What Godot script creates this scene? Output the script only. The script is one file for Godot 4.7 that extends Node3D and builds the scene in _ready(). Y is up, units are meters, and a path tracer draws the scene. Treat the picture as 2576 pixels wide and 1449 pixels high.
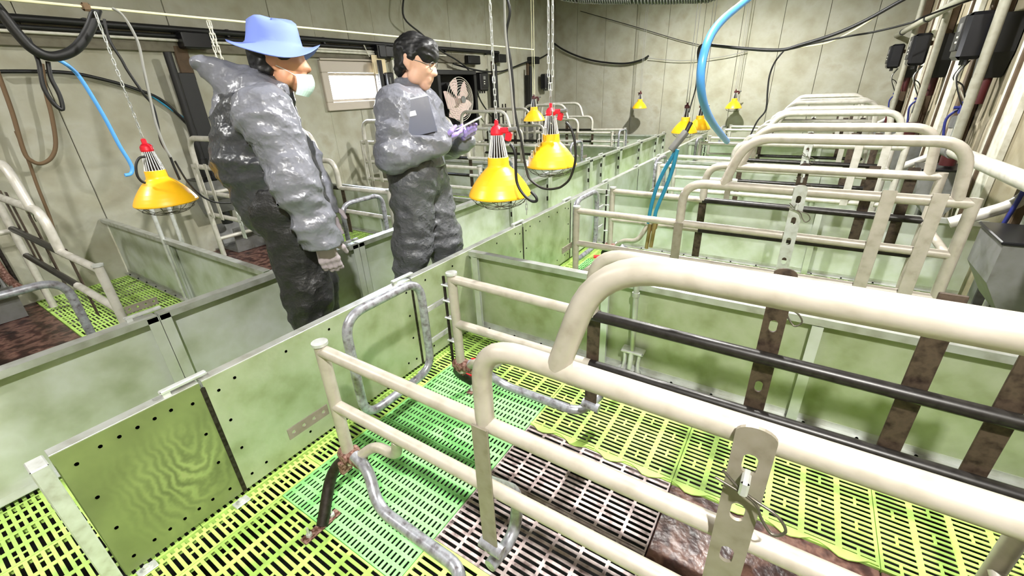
extends Node3D
# Farrowing room: aisle along -Z, slatted pens with sow crates on both sides.
# x = -1.463 right aisle partition, x = -2.205 left aisle partition, camera at x = 0, z = 0.

const XR := -1.463
const XL := -2.205
const XW := -4.65
const XE := 1.0
const ZB := -8.87
const HP := 0.503
const PITCH := 1.745

var M := {}
var used := {}
var rng := RandomNumberGenerator.new()

class Shape:
	var v := PackedVector3Array()
	var n := PackedVector3Array()
	var ix := PackedInt32Array()
	func tri(a: Vector3, b: Vector3, c: Vector3, na: Vector3, nb: Vector3, nc: Vector3) -> void:
		var k := v.size()
		v.append(a); v.append(b); v.append(c)
		n.append(na); n.append(nb); n.append(nc)
		if (b - a).cross(c - a).dot(na + nb + nc) > 0.0:
			ix.append(k); ix.append(k + 2); ix.append(k + 1)
		else:
			ix.append(k); ix.append(k + 1); ix.append(k + 2)
	func quad(a: Vector3, b: Vector3, c: Vector3, d: Vector3, nn: Vector3) -> void:
		var k := v.size()
		v.append(a); v.append(b); v.append(c); v.append(d)
		for i in 4: n.append(nn)
		if (b - a).cross(c - a).dot(nn) > 0.0:
			ix.append_array(PackedInt32Array([k, k + 2, k + 1, k, k + 3, k + 2]))
		else:
			ix.append_array(PackedInt32Array([k, k + 1, k + 2, k, k + 2, k + 3]))
	func box(c: Vector3, s: Vector3, b := Basis.IDENTITY, bev := 0.0) -> void:
		# box with chamfered edges
		var h := s * 0.5
		var e: float = min(bev, min(h.x, min(h.y, h.z)) * 0.6)
		for ax in 3:
			var u := (ax + 1) % 3
			var w := (ax + 2) % 3
			for sg in [-1.0, 1.0]:
				var nn := Vector3.ZERO
				nn[ax] = sg
				var p := []
				for q in [[-1, -1], [1, -1], [1, 1], [-1, 1]]:
					var t := Vector3.ZERO
					t[ax] = sg * h[ax]
					t[u] = q[0] * (h[u] - e)
					t[w] = q[1] * (h[w] - e)
					p.append(c + b * t)
				quad(p[0], p[1], p[2], p[3], b * nn)
		if e > 0.0:
			for ax in 3:
				var u := (ax + 1) % 3
				var w := (ax + 2) % 3
				for su in [-1.0, 1.0]:
					for sw in [-1.0, 1.0]:
						var p := []
						for q in [[-1, 0], [1, 0], [1, 1], [-1, 1]]:
							var t := Vector3.ZERO
							t[ax] = q[0] * (h[ax] - e)
							t[u] = su * (h[u] - (e if q[1] == 0 else 0.0))
							t[w] = sw * (h[w] - (0.0 if q[1] == 0 else e))
							p.append(c + b * t)
						var nn := Vector3.ZERO
						nn[u] = su
						nn[w] = sw
						quad(p[0], p[1], p[2], p[3], (b * nn).normalized())
	func tube(path: PackedVector3Array, r: float, sides := 10, caps := true, loop := false, r2 := -1.0) -> void:
		var m := path.size()
		if m < 2: return
		var t0 := (path[1] - path[0]).normalized()
		var up := Vector3.UP if absf(t0.y) < 0.9 else Vector3.RIGHT
		var nx := t0.cross(up).normalized()
		var rings := m + (1 if loop else 0)
		var k0 := v.size()
		var tl := t0
		for i in rings:
			var j := i % m
			var tg: Vector3
			if loop:
				tg = (path[(j + 1) % m] - path[(j + m - 1) % m]).normalized()
			else:
				tg = (path[mini(j + 1, m - 1)] - path[maxi(j - 1, 0)]).normalized()
			nx = (nx - tg * nx.dot(tg)).normalized()
			var ny := tg.cross(nx)
			var rr := r if r2 < 0.0 else lerpf(r, r2, float(i) / (rings - 1))
			for s in sides + 1:
				var a := TAU * s / sides
				var d := nx * cos(a) + ny * sin(a)
				v.append(path[j] + d * rr)
				n.append(d)
			tl = tg
		for i in rings - 1:
			for s in sides:
				var a := k0 + i * (sides + 1) + s
				var b := a + sides + 1
				ix.append_array(PackedInt32Array([a, b, a + 1, a + 1, b, b + 1]))
		if caps and not loop:
			for e in [0, m - 1]:
				var dirn := (path[0] - path[1]).normalized() if e == 0 else (path[m - 1] - path[m - 2]).normalized()
				var ko: int = k0 + (0 if e == 0 else (rings - 1) * (sides + 1))
				for s in sides:
					tri(path[e], v[ko + s], v[ko + s + 1], dirn, dirn, dirn)
	func cyl(a: Vector3, b: Vector3, r: float, sides := 10, r2 := -1.0) -> void:
		tube(PackedVector3Array([a, b]), r, sides, true, false, r2)
	func lathe(prof: PackedVector2Array, c: Vector3, b := Basis.IDENTITY, seg := 24) -> void:
		# prof: (radius, height) points, outside on the right of the direction of travel upward
		for i in prof.size() - 1:
			var p := prof[i]
			var q := prof[i + 1]
			var d := (q - p).normalized()
			var nr := Vector2(d.y, -d.x)
			for s in seg:
				var a0 := TAU * s / seg
				var a1 := TAU * (s + 1) / seg
				var e0 := Vector3(cos(a0), 0, sin(a0))
				var e1 := Vector3(cos(a1), 0, sin(a1))
				var k := v.size()
				v.append(c + b * (e0 * p.x + Vector3.UP * p.y)); n.append(b * (e0 * nr.x + Vector3.UP * nr.y))
				v.append(c + b * (e1 * p.x + Vector3.UP * p.y)); n.append(b * (e1 * nr.x + Vector3.UP * nr.y))
				v.append(c + b * (e1 * q.x + Vector3.UP * q.y)); n.append(b * (e1 * nr.x + Vector3.UP * nr.y))
				v.append(c + b * (e0 * q.x + Vector3.UP * q.y)); n.append(b * (e0 * nr.x + Vector3.UP * nr.y))
				ix.append_array(PackedInt32Array([k, k + 1, k + 2, k, k + 2, k + 3]))
	func ball(c: Vector3, r: Vector3, seg := 12) -> void:
		var k0 := v.size()
		var hs := seg / 2
		for i in hs + 1:
			var t := PI * i / hs
			for s in seg + 1:
				var a := TAU * s / seg
				var d := Vector3(sin(t) * cos(a), cos(t), sin(t) * sin(a))
				v.append(c + d * r)
				n.append((d / r).normalized())
		for i in hs:
			for s in seg:
				var a := k0 + i * (seg + 1) + s
				var b := a + seg + 1
				ix.append_array(PackedInt32Array([a, a + 1, b, a + 1, b + 1, b]))
	# one cell of flat bar with a rounded slot through it: rectangle w x h in plane (bx, by), thickness th along bz
	func slot_cell(c: Vector3, b: Basis, w: float, h: float, sw: float, sh: float, th: float) -> void:
		var N := 24
		var inner := []
		var outer := []
		for i in N:
			var a := TAU * i / N + 0.001
			var dx := cos(a)
			var dy := sin(a)
			var r := sw * 0.5
			var hy := maxf(sh * 0.5 - r, 0.0)
			inner.append(Vector2(dx * r, dy * r + (hy if dy > 0.0 else -hy)))
			var k := minf(w * 0.5 / maxf(absf(dx), 1e-5), h * 0.5 / maxf(absf(dy), 1e-5))
			outer.append(Vector2(dx, dy) * k)
		for q in [Vector2(1, 1), Vector2(-1, 1), Vector2(-1, -1), Vector2(1, -1)]:
			var cr: Vector2 = q * Vector2(w, h) * 0.5
			var best := 0
			for i in N:
				if outer[i].distance_to(cr) < outer[best].distance_to(cr): best = i
			outer[best] = cr
		for i in N:
			var j := (i + 1) % N
			var p := []
			for q in [inner[i], outer[i], outer[j], inner[j]]:
				p.append(b * Vector3(q.x, q.y, 0))
			var z := b.z * th * 0.5
			quad(c + p[0] + z, c + p[1] + z, c + p[2] + z, c + p[3] + z, b.z)
			quad(c + p[0] - z, c + p[1] - z, c + p[2] - z, c + p[3] - z, -b.z)
			quad(c + p[0] + z, c + p[3] + z, c + p[3] - z, c + p[0] - z, -(p[0] + p[3]).normalized())
			var on: Vector2 = outer[i] + outer[j]
			var nn := b.x * signf(on.x) if absf(on.x) / w > absf(on.y) / h else b.y * signf(on.y)
			quad(c + p[1] + z, c + p[2] + z, c + p[2] - z, c + p[1] - z, nn)
	func prism(poly: PackedVector2Array, c: Vector3, b: Basis, th: float) -> void:
		# polygon in the (bx, by) plane, extruded th along bz, centred
		var t := Geometry2D.triangulate_polygon(poly)
		var z := b.z * th * 0.5
		for i in range(0, t.size(), 3):
			var p := []
			for k in 3: p.append(c + b * Vector3(poly[t[i + k]].x, poly[t[i + k]].y, 0))
			tri(p[0] + z, p[1] + z, p[2] + z, b.z, b.z, b.z)
			tri(p[0] - z, p[1] - z, p[2] - z, -b.z, -b.z, -b.z)
		var ar := 0.0
		for i in poly.size():
			var q := poly[(i + 1) % poly.size()]
			ar += poly[i].x * q.y - q.x * poly[i].y
		for i in poly.size():
			var q := poly[(i + 1) % poly.size()]
			var d := (q - poly[i]).normalized()
			var nn := Vector2(d.y, -d.x) * signf(ar)
			var a := c + b * Vector3(poly[i].x, poly[i].y, 0)
			var e := c + b * Vector3(q.x, q.y, 0)
			quad(a + z, e + z, e - z, a - z, b * Vector3(nn.x, nn.y, 0))
	func add(o: Shape, xf := Transform3D.IDENTITY) -> void:
		var k := v.size()
		for p in o.v: v.append(xf * p)
		for p in o.n: n.append((xf.basis * p).normalized())
		for i in o.ix: ix.append(i + k)
	func mesh() -> ArrayMesh:
		var a := []
		a.resize(Mesh.ARRAY_MAX)
		a[Mesh.ARRAY_VERTEX] = v
		a[Mesh.ARRAY_NORMAL] = n
		a[Mesh.ARRAY_INDEX] = ix
		var m := ArrayMesh.new()
		m.add_surface_from_arrays(Mesh.PRIMITIVE_TRIANGLES, a)
		return m

func V(x: float, y: float, z: float) -> Vector3: return Vector3(x, y, z)

func numbered(nm: String) -> String:
	var c: int = used.get(nm, 0)
	used[nm] = c + 1
	return nm if c == 0 else "%s_%03d" % [nm, c]

func thing(nm: String, label: String, cat: String, at := Vector3.ZERO, turn := 0.0, group := "") -> Node3D:
	var o := Node3D.new()
	o.name = numbered(nm)
	add_child(o)
	o.position = at
	o.rotation.y = turn
	tag(o, label, cat, group)
	return o

func tag(o: Node, label: String, cat: String, group := "") -> void:
	o.set_meta("label", label)
	o.set_meta("category", cat)
	if group != "": o.set_meta("group", group)

func struct(nm: String) -> Node3D:
	var o := Node3D.new()
	o.name = nm
	o.set_meta("kind", "structure")
	add_child(o)
	return o

func put(parent: Node, nm: String, me: Mesh, mat: Material, at := Vector3.ZERO) -> MeshInstance3D:
	var o := MeshInstance3D.new()
	o.name = numbered(nm) if parent == self else nm
	o.mesh = me
	o.material_override = mat
	o.position = at
	parent.add_child(o, true)
	return o

func obj(parent: Node, nm: String, s: Shape, mat: Material) -> MeshInstance3D:
	return put(parent, nm, s.mesh(), mat)

# polyline with rounded corners
func bend(p: Array, r: float, seg := 6) -> PackedVector3Array:
	var out := PackedVector3Array()
	out.append(p[0])
	for i in range(1, p.size() - 1):
		var a: Vector3 = p[i - 1] - p[i]
		var b: Vector3 = p[i + 1] - p[i]
		var d := minf(r, minf(a.length(), b.length()) * 0.48)
		var A: Vector3 = p[i] + a.normalized() * d
		var B: Vector3 = p[i] + b.normalized() * d
		for k in seg + 1:
			var t := float(k) / seg
			out.append(A.lerp(p[i], t).lerp((p[i] as Vector3).lerp(B, t), t))
	out.append(p[p.size() - 1])
	return out

# smooth curve through points
func curve(p: Array, seg := 6) -> PackedVector3Array:
	var out := PackedVector3Array()
	var m := p.size()
	for i in m - 1:
		var a: Vector3 = p[maxi(i - 1, 0)]
		var b: Vector3 = p[i]
		var c: Vector3 = p[i + 1]
		var d: Vector3 = p[mini(i + 2, m - 1)]
		for k in seg:
			out.append(b.cubic_interpolate(c, a, d, float(k) / seg))
	out.append(p[m - 1])
	return out

func tubes(path: PackedVector3Array, r: float, sides := 10) -> Shape:
	var s := Shape.new()
	s.tube(path, r, sides)
	return s

func rod(a: Vector3, b: Vector3, r: float, sides := 10) -> Shape:
	var s := Shape.new()
	s.cyl(a, b, r, sides)
	return s

func boxs(c: Vector3, sz: Vector3, bev := 0.0, b := Basis.IDENTITY) -> Shape:
	var s := Shape.new()
	s.box(c, sz, b, bev)
	return s

# ---------- materials ----------
func noise_tex(freq: float, ramp: Array, size := 512, normal := false, bump := 4.0, typ := FastNoiseLite.TYPE_SIMPLEX_SMOOTH, sd := 1) -> NoiseTexture2D:
	var f := FastNoiseLite.new()
	f.seed = sd
	f.noise_type = typ
	f.frequency = freq
	f.fractal_octaves = 5
	var t := NoiseTexture2D.new()
	t.width = size
	t.height = size
	t.seamless = true
	t.noise = f
	if normal:
		t.as_normal_map = true
		t.bump_strength = bump
	elif ramp.size() > 0:
		var g := Gradient.new()
		var offs := PackedFloat32Array()
		var cols := PackedColorArray()
		for r in ramp:
			offs.append(r[0])
			cols.append(r[1])
		g.offsets = offs
		g.colors = cols
		t.color_ramp = g
	return t

func mat(nm: String, c: Color, rough: float, metal := 0.0, tex: Texture2D = null, scale := 1.0, nrm: Texture2D = null, ns := 0.4) -> StandardMaterial3D:
	var m := StandardMaterial3D.new()
	m.albedo_color = c
	m.roughness = rough
	m.metallic = metal
	if tex != null or nrm != null:
		m.uv1_triplanar = true
		m.uv1_world_triplanar = true
		m.uv1_scale = Vector3.ONE * scale
	if tex != null: m.albedo_texture = tex
	if nrm != null:
		m.normal_enabled = true
		m.normal_texture = nrm
		m.normal_scale = ns
	M[nm] = m
	return m

func make_materials() -> void:
	var W := Color.WHITE
	var conc := noise_tex(0.006, [[0.0, Color(0.87, 0.85, 0.80)], [0.45, Color(0.96, 0.955, 0.93)], [0.7, W], [1.0, Color(0.91, 0.89, 0.84)]], 1024, false, 4, FastNoiseLite.TYPE_SIMPLEX_SMOOTH, 3)
	var concn := noise_tex(0.03, [], 512, true, 3.0)
	var dirt := noise_tex(0.012, [[0.0, Color(0.82, 0.81, 0.77)], [0.4, Color(0.93, 0.93, 0.91)], [1.0, W]], 512, false, 4, FastNoiseLite.TYPE_SIMPLEX_SMOOTH, 7)
	var algae := noise_tex(0.006, [[0.0, Color(0.80, 0.82, 0.72)], [0.45, Color(0.94, 0.95, 0.91)], [0.75, W], [1.0, Color(0.96, 0.96, 0.94)]], 1024, false, 4, FastNoiseLite.TYPE_SIMPLEX_SMOOTH, 11)
	var rust := noise_tex(0.02, [[0.0, Color(0.36, 0.22, 0.16)], [0.4, Color(0.62, 0.50, 0.45)], [0.7, W], [1.0, Color(0.8, 0.72, 0.7)]], 512, false, 4, FastNoiseLite.TYPE_SIMPLEX_SMOOTH, 5)
	var patina := noise_tex(0.02, [[0.0, Color(0.42, 0.36, 0.34)], [0.3, Color(0.8, 0.78, 0.78)], [0.6, W], [1.0, Color(0.85, 0.85, 0.86)]], 512, false, 4, FastNoiseLite.TYPE_SIMPLEX_SMOOTH, 15)
	var crease := noise_tex(0.007, [], 512, true, 14.0, FastNoiseLite.TYPE_SIMPLEX_SMOOTH, 21)
	(crease.noise as FastNoiseLite).fractal_type = FastNoiseLite.FRACTAL_RIDGED
	var im := Image.create(256, 256, false, Image.FORMAT_RGB8)
	var wn := FastNoiseLite.new()
	wn.seed = 8
	wn.frequency = 0.02
	for y in 256:
		for x in 256:
			var dx := (x - 150) / 256.0
			var dy := (y - 60) / 256.0
			var arc := sqrt(dx * dx * 1.0 + dy * dy * 0.10) * 150.0 + wn.get_noise_2d(x, y) * 5.0
			var mk := clampf(1.0 - absf(x - 128) / 95.0, 0, 1) * clampf(1.0 - absf(y - 140) / 105.0, 0, 1)
			var v := 0.80 + 0.10 * wn.get_noise_2d(x * 0.5 + 300, y * 0.5) + 0.17 * sin(arc) * mk + 0.10 * mk
			im.set_pixel(x, y, Color(v * 0.97, v, v * 0.78).clamp())
	im.generate_mipmaps()
	var stain := ImageTexture.create_from_image(im)
	var fine := noise_tex(0.09, [], 512, true, 2.0)
	var grime := noise_tex(0.007, [[0.0, Color(0.24, 0.17, 0.16)], [0.4, Color(0.42, 0.31, 0.29)], [0.6, Color(0.74, 0.66, 0.60)], [1.0, Color(0.34, 0.24, 0.23)]], 1024, false, 4, FastNoiseLite.TYPE_SIMPLEX_SMOOTH, 9)
	mat("concrete", Color(0.66, 0.655, 0.60), 0.9, 0.0, conc, 0.35, concn, 0.35)
	mat("ceiling", Color(0.36, 0.355, 0.33), 0.9)
	mat("concrete_tan", Color(0.60, 0.565, 0.48), 0.9, 0.0, conc, 0.5, concn, 0.35)  # darker, browner tone for the right and front walls
	mat("galv", Color(0.80, 0.815, 0.80), 0.42, 0.35, algae, 0.55, fine, 0.08)
	mat("galv_stained", Color(0.60, 0.64, 0.53), 0.45, 0.25, stain, 2.0)
	mat("galv_green", Color(0.66, 0.69, 0.58), 0.43, 0.3, algae, 0.8, fine, 0.08)
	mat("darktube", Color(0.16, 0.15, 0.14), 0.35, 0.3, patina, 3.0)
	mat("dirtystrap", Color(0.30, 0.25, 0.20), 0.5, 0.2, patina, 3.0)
	mat("galv_edge", Color(0.80, 0.81, 0.80), 0.38, 0.6, dirt, 1.5)
	mat("zinc", Color(0.86, 0.87, 0.87), 0.35, 0.45, dirt, 3.0)
	mat("tube", Color(0.74, 0.71, 0.67), 0.42, 0.15, dirt, 2.2, fine, 0.06)
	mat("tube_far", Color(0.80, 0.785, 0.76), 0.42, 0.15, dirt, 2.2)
	mat("tube_steel", Color(0.68, 0.69, 0.72), 0.35, 0.45, patina, 3.0, fine, 0.1)
	mat("strap", Color(0.60, 0.57, 0.52), 0.5, 0.3, dirt, 3.0)
	mat("rusty", Color(0.62, 0.50, 0.46), 0.7, 0.2, rust, 6.0)
	mat("darksteel", Color(0.20, 0.18, 0.16), 0.55, 0.4, rust, 4.0)
	mat("lime", Color(0.755, 0.90, 0.47), 0.5, 0.0, dirt, 1.6)
	mat("lime_b", Color(0.74, 0.895, 0.46), 0.5, 0.0, dirt, 1.3)
	mat("mint", Color(0.60, 0.92, 0.57), 0.5, 0.0, dirt, 1.6)
	mat("castiron", Color(0.74, 0.68, 0.67), 0.5, 0.1, patina, 1.6, fine, 0.3)
	mat("brownplate", Color(0.60, 0.50, 0.48), 0.32, 0.0, grime, 1.3, concn, 0.4)
	mat("pit", Color(0.035, 0.03, 0.028), 0.9)
	mat("yellow", Color(1.0, 0.76, 0.10), 0.33)
	M.yellow.clearcoat_enabled = true
	M.yellow.clearcoat = 0.4
	mat("yellow_in", Color(0.93, 0.90, 0.82), 0.4)
	mat("red", Color(0.90, 0.13, 0.20), 0.4)
	mat("darkred", Color(0.26, 0.05, 0.06), 0.5)
	mat("grille", Color(0.90, 0.90, 0.90), 0.4, 0.3)
	mat("wire", Color(0.42, 0.40, 0.36), 0.4, 0.7)
	mat("chain", Color(0.84, 0.85, 0.85), 0.3, 0.75)
	mat("black", Color(0.045, 0.045, 0.05), 0.5)
	mat("blackgloss", Color(0.05, 0.05, 0.07), 0.3)
	mat("cable", Color(0.07, 0.07, 0.07), 0.5)
	mat("cable_grey", Color(0.55, 0.55, 0.53), 0.5)
	mat("bluehose", Color(0.33, 0.62, 0.90), 0.35)
	mat("tealhose", Color(0.16, 0.52, 0.66), 0.35)
	mat("navy", Color(0.13, 0.16, 0.45), 0.5)
	mat("brass", Color(0.72, 0.62, 0.46), 0.35, 0.8)
	mat("pvc", Color(0.62, 0.61, 0.56), 0.5, 0.0, dirt, 2.0)
	mat("pvc_white", Color(0.87, 0.86, 0.82), 0.45, 0.0, dirt, 2.0)
	mat("hopper", Color(0.47, 0.47, 0.47), 0.5, 0.1, dirt, 2.0)
	mat("wood", Color(0.34, 0.27, 0.20), 0.8, 0.0, dirt, 2.0)
	mat("rope", Color(0.88, 0.86, 0.72), 0.8)
	mat("brownrope", Color(0.42, 0.34, 0.25), 0.9)
	mat("winframe", Color(0.72, 0.68, 0.63), 0.5)
	mat("trunk", Color(0.44, 0.42, 0.36), 0.7, 0.0, dirt, 2.0)
	mat("paper", Color(0.90, 0.83, 0.68), 0.8)
	mat("fanblade", Color(0.86, 0.76, 0.74), 0.35, 0.1)
	mat("skin", Color(0.82, 0.60, 0.47), 0.5)
	M.skin.subsurf_scatter_enabled = true
	M.skin.subsurf_scatter_strength = 0.15
	mat("skin_pale", Color(0.88, 0.70, 0.60), 0.5)
	mat("hair", Color(0.035, 0.033, 0.04), 0.5)
	mat("hat", Color(0.48, 0.56, 0.86), 0.85)
	mat("jacket", Color(0.215, 0.22, 0.235), 0.33, 0.0, null, 0.9, crease, 0.7)  # torso of the hatted man only, darkened with painted shade
	mat("trousers", Color(0.13, 0.13, 0.135), 0.5, 0.0, null, 2.2, crease, 0.8)
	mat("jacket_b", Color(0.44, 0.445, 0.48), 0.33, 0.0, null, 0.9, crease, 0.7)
	mat("trousers_b", Color(0.33, 0.335, 0.35), 0.45, 0.0, null, 2.2, crease, 0.9)
	mat("glove", Color(0.62, 0.58, 0.60), 0.9)
	mat("purple", Color(0.66, 0.58, 0.88), 0.45)
	mat("mask", Color(0.74, 0.84, 0.81), 0.8)
	mat("clear", Color(0.34, 0.36, 0.44), 0.15)
	mat("white", Color(0.92, 0.92, 0.93), 0.5)
	mat("boot", Color(0.03, 0.03, 0.035), 0.4)
	var g := mat("glass", Color(0.95, 0.97, 1.0, 0.08), 0.02)
	g.transparency = BaseMaterial3D.TRANSPARENCY_ALPHA
	var gl := mat("lens", Color(0.9, 0.92, 0.97, 0.15), 0.02)
	gl.transparency = BaseMaterial3D.TRANSPARENCY_ALPHA
	var b := mat("bulb", Color(0.9, 0.9, 0.85), 0.3)
	b.emission_enabled = true
	b.emission = Color(1.0, 0.97, 0.88)
	b.emission_energy_multiplier = 6.0

func _ready() -> void:
	rng.seed = 5
	# ---- camera, sky, lights, exposure ----
	var cam := Camera3D.new()
	cam.name = "camera"
	cam.position = Vector3(0, 1.3, 0)
	cam.rotation_order = EULER_ORDER_YXZ
	cam.rotation = Vector3(-0.42944, 0.59246, -0.0447)
	cam.fov = 67.642
	cam.near = 0.02
	cam.far = 60
	add_child(cam)
	cam.current = true
	var we := WorldEnvironment.new()
	we.name = "environment"
	var env := Environment.new()
	var sky := Sky.new()
	var pm := ProceduralSkyMaterial.new()
	pm.sky_top_color = Color(0.75, 0.82, 0.92)
	pm.sky_horizon_color = Color(0.97, 0.97, 0.98)
	pm.ground_bottom_color = Color(0.7, 0.7, 0.68)
	pm.ground_horizon_color = Color(0.95, 0.95, 0.95)
	pm.sky_energy_multiplier = 9.0
	pm.ground_energy_multiplier = 7.0
	sky.sky_material = pm
	env.background_mode = Environment.BG_SKY
	env.sky = sky
	env.tonemap_mode = Environment.TONE_MAPPER_LINEAR
	env.tonemap_exposure = EXPOSURE
	env.sdfgi_enabled = true
	env.ssao_enabled = true
	env.ssil_enabled = true
	we.environment = env
	add_child(we)
	make_materials()
	# shaded bulbs on the ceiling; each has its light inside the bulb
	for b in BULBS:
		bulb_lamp(b[0], b[1], b[2])
	build_room()
	build_floor()
	build_partitions()
	build_crates()
	build_feeders()
	build_wall_gear()
	build_lamps()
	build_lines()
	build_people()
	build_small()

const EXPOSURE := 0.96
const BULBS := [[Vector3(0.62, 2.9, 0.6), 16.0, "shaded ceiling bulb above the nearest right pen, behind the camera"],
	[Vector3(-0.5, 2.9, -2.6), 15.0, "shaded ceiling bulb over the second right pen"],
	[Vector3(-3.4, 2.9, 0.9), 5.0, "shaded ceiling bulb over the left pens, behind the camera"],
	[Vector3(-1.3, 2.9, -6.5), 20.0, "shaded ceiling bulb over the far end of the aisle"]]

func bulb_lamp(at: Vector3, e: float, label: String) -> void:
	var t := thing("ceiling_bulb", label, "lamp", at)
	var s := Shape.new()
	s.lathe(PackedVector2Array([Vector2(0.0, -0.075), Vector2(0.035, -0.065), Vector2(0.055, -0.03), Vector2(0.055, 0.0), Vector2(0.03, 0.05), Vector2(0.02, 0.08)]), Vector3.ZERO)
	obj(t, "bulb", s, M.bulb)
	s = Shape.new()
	s.lathe(PackedVector2Array([Vector2(0.175, -0.065), Vector2(0.165, -0.045), Vector2(0.12, 0.03), Vector2(0.06, 0.09), Vector2(0.026, 0.11), Vector2(0.024, 0.105), Vector2(0.058, 0.086), Vector2(0.117, 0.027), Vector2(0.162, -0.047), Vector2(0.175, -0.065)]), Vector3.ZERO, Basis.IDENTITY, 28)
	obj(t, "shade", s, M.pvc_white)  # unseen cone, shaped to keep lamp light off the upper walls
	obj(t, "socket", rod(V(0, 0.075, 0), V(0, 0.28, 0), 0.024), M.black)
	var l := OmniLight3D.new()
	l.name = "light"
	l.position = Vector3(0, -0.01, 0)
	l.light_energy = e
	l.light_color = Color(1.0, 0.995, 0.98)
	l.light_size = 0.055
	l.omni_range = 20
	l.omni_attenuation = 2
	l.shadow_enabled = true
	t.add_child(l)

# ---------- room shell ----------
func wall_panels(w: Node3D, axis: int, at: float, a0: float, a1: float, first: float, step: float, y0: float, y1: float, side: float, hole := []) -> void:
	# concrete cast in vertical boards; each panel 0.2 m thick with a fine joint between
	var edges := [a0]
	var e := first
	while e < a1 - 0.05:
		if e > a0 + 0.05: edges.append(e)
		e += step
	edges.append(a1)
	for i in edges.size() - 1:
		var p0: float = edges[i] + 0.0025
		var p1: float = edges[i + 1] - 0.0025
		var pieces := [[p0, p1, y0, y1]]
		if hole.size() > 0 and p1 > hole[0] and p0 < hole[1]:
			pieces = []
			if p0 < hole[0]: pieces.append([p0, hole[0], y0, y1])
			if p1 > hole[1]: pieces.append([hole[1], p1, y0, y1])
			pieces.append([maxf(p0, hole[0]), minf(p1, hole[1]), y0, hole[2]])
			pieces.append([maxf(p0, hole[0]), minf(p1, hole[1]), hole[3], y1])
		for q in pieces:
			var c := Vector3.ZERO
			var s := Vector3.ZERO
			c[axis] = at + side * 0.04
			s[axis] = 0.08
			var o := 2 - axis
			c[o] = (q[0] + q[1]) / 2
			s[o] = q[1] - q[0]
			c.y = (q[2] + q[3]) / 2
			s.y = q[3] - q[2]
			obj(w, "concrete_panel", boxs(c, s, 0.004), M.concrete_tan if side > 0.0 else M.concrete)
	# solid core behind the cast faces
	var core := Shape.new()
	var o2 := 2 - axis
	var spans := [[a0, a1, y0, y1]]
	if hole.size() > 0: spans = [[a0, hole[0], y0, y1], [hole[1], a1, y0, y1], [hole[0], hole[1], y0, hole[2]], [hole[0], hole[1], hole[3], y1]]
	for q in spans:
		var c2 := Vector3.ZERO
		var s2 := Vector3.ZERO
		c2[axis] = at + side * 0.14
		s2[axis] = 0.12
		c2[o2] = (q[0] + q[1]) / 2
		s2[o2] = q[1] - q[0]
		c2.y = (q[2] + q[3]) / 2
		s2.y = q[3] - q[2]
		core.box(c2, s2)
	obj(w, "wall_core", core, M.concrete)

func build_room() -> void:
	var top := 3.2
	var z1 := 2.6
	var w := struct("wall_left")
	wall_panels(w, 0, XW, ZB - 0.2, z1, -8.3, 0.905, -0.6, top, -1.0, [-4.16, -3.34, 1.23, 1.62])
	w = struct("wall_back")
	wall_panels(w, 2, ZB, XW, XE, -4.17, 0.585, -0.6, top, -1.0)
	w = struct("wall_right")
	wall_panels(w, 0, XE, ZB - 0.2, z1, -8.5, 0.905, -0.6, top, 1.0)
	w = struct("wall_front")
	wall_panels(w, 2, z1, XW - 0.2, XE + 0.2, -4.17, 0.905, -0.6, top, 1.0)
	w = struct("ceiling")
	obj(w, "roof_slab", boxs(V((XW + XE) / 2, top + 0.16, -3.1), V(XE - XW + 0.5, 0.08, 12.2)), M.ceiling)
	for i in 6:
		var z := ZB - 0.22 + i * 2.0
		obj(w, "ceiling_slab", boxs(V((XW + XE) / 2, top + 0.06, z + 0.95), V(XE - XW + 0.4, 0.12, 1.995 if i < 5 else 1.995), 0.004), M.ceiling)
	# window in the left wall
	var n := struct("window_1")
	n.position = V(XW, 0, 0)
	var ya := 1.175
	var yb := 1.69
	var za := -4.24
	var zb := -3.30
	var fr := Shape.new()
	for q in [[za, zb, ya, 1.265], [za, zb, 1.57, yb]]:
		fr.box(V(0.012, (q[2] + q[3]) / 2, (za + zb) / 2), V(0.05, q[3] - q[2], zb - za), Basis.IDENTITY, 0.006)
	for q in [[za, -4.10], [-3.39, zb]]:
		fr.box(V(0.012, 1.4175, (q[0] + q[1]) / 2), V(0.05, 0.306, q[1] - q[0]), Basis.IDENTITY, 0.006)
	obj(n, "window_frame", fr, M.winframe)
	var sh := Shape.new()
	sh.box(V(-0.03, 1.28, -3.745), V(0.04, 0.03, 0.72), Basis.IDENTITY, 0.004)
	sh.box(V(-0.03, 1.555, -3.745), V(0.04, 0.03, 0.72), Basis.IDENTITY, 0.004)
	sh.box(V(-0.03, 1.4175, -4.085), V(0.04, 0.25, 0.03), Basis.IDENTITY, 0.004)
	sh.box(V(-0.03, 1.4175, -3.405), V(0.04, 0.25, 0.03), Basis.IDENTITY, 0.004)
	obj(n, "sash", sh, M.winframe)
	obj(n, "pane", boxs(V(-0.03, 1.4175, -3.745), V(0.005, 0.25, 0.65)), M.glass)
	var sl := Shape.new()
	sl.cyl(V(0.05, 1.705, za), V(0.05, 1.70, zb), 0.012, 8)
	obj(n, "top_bar", sl, M.winframe)

# ---------- slatted floor ----------
var slat_cache := {}

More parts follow.
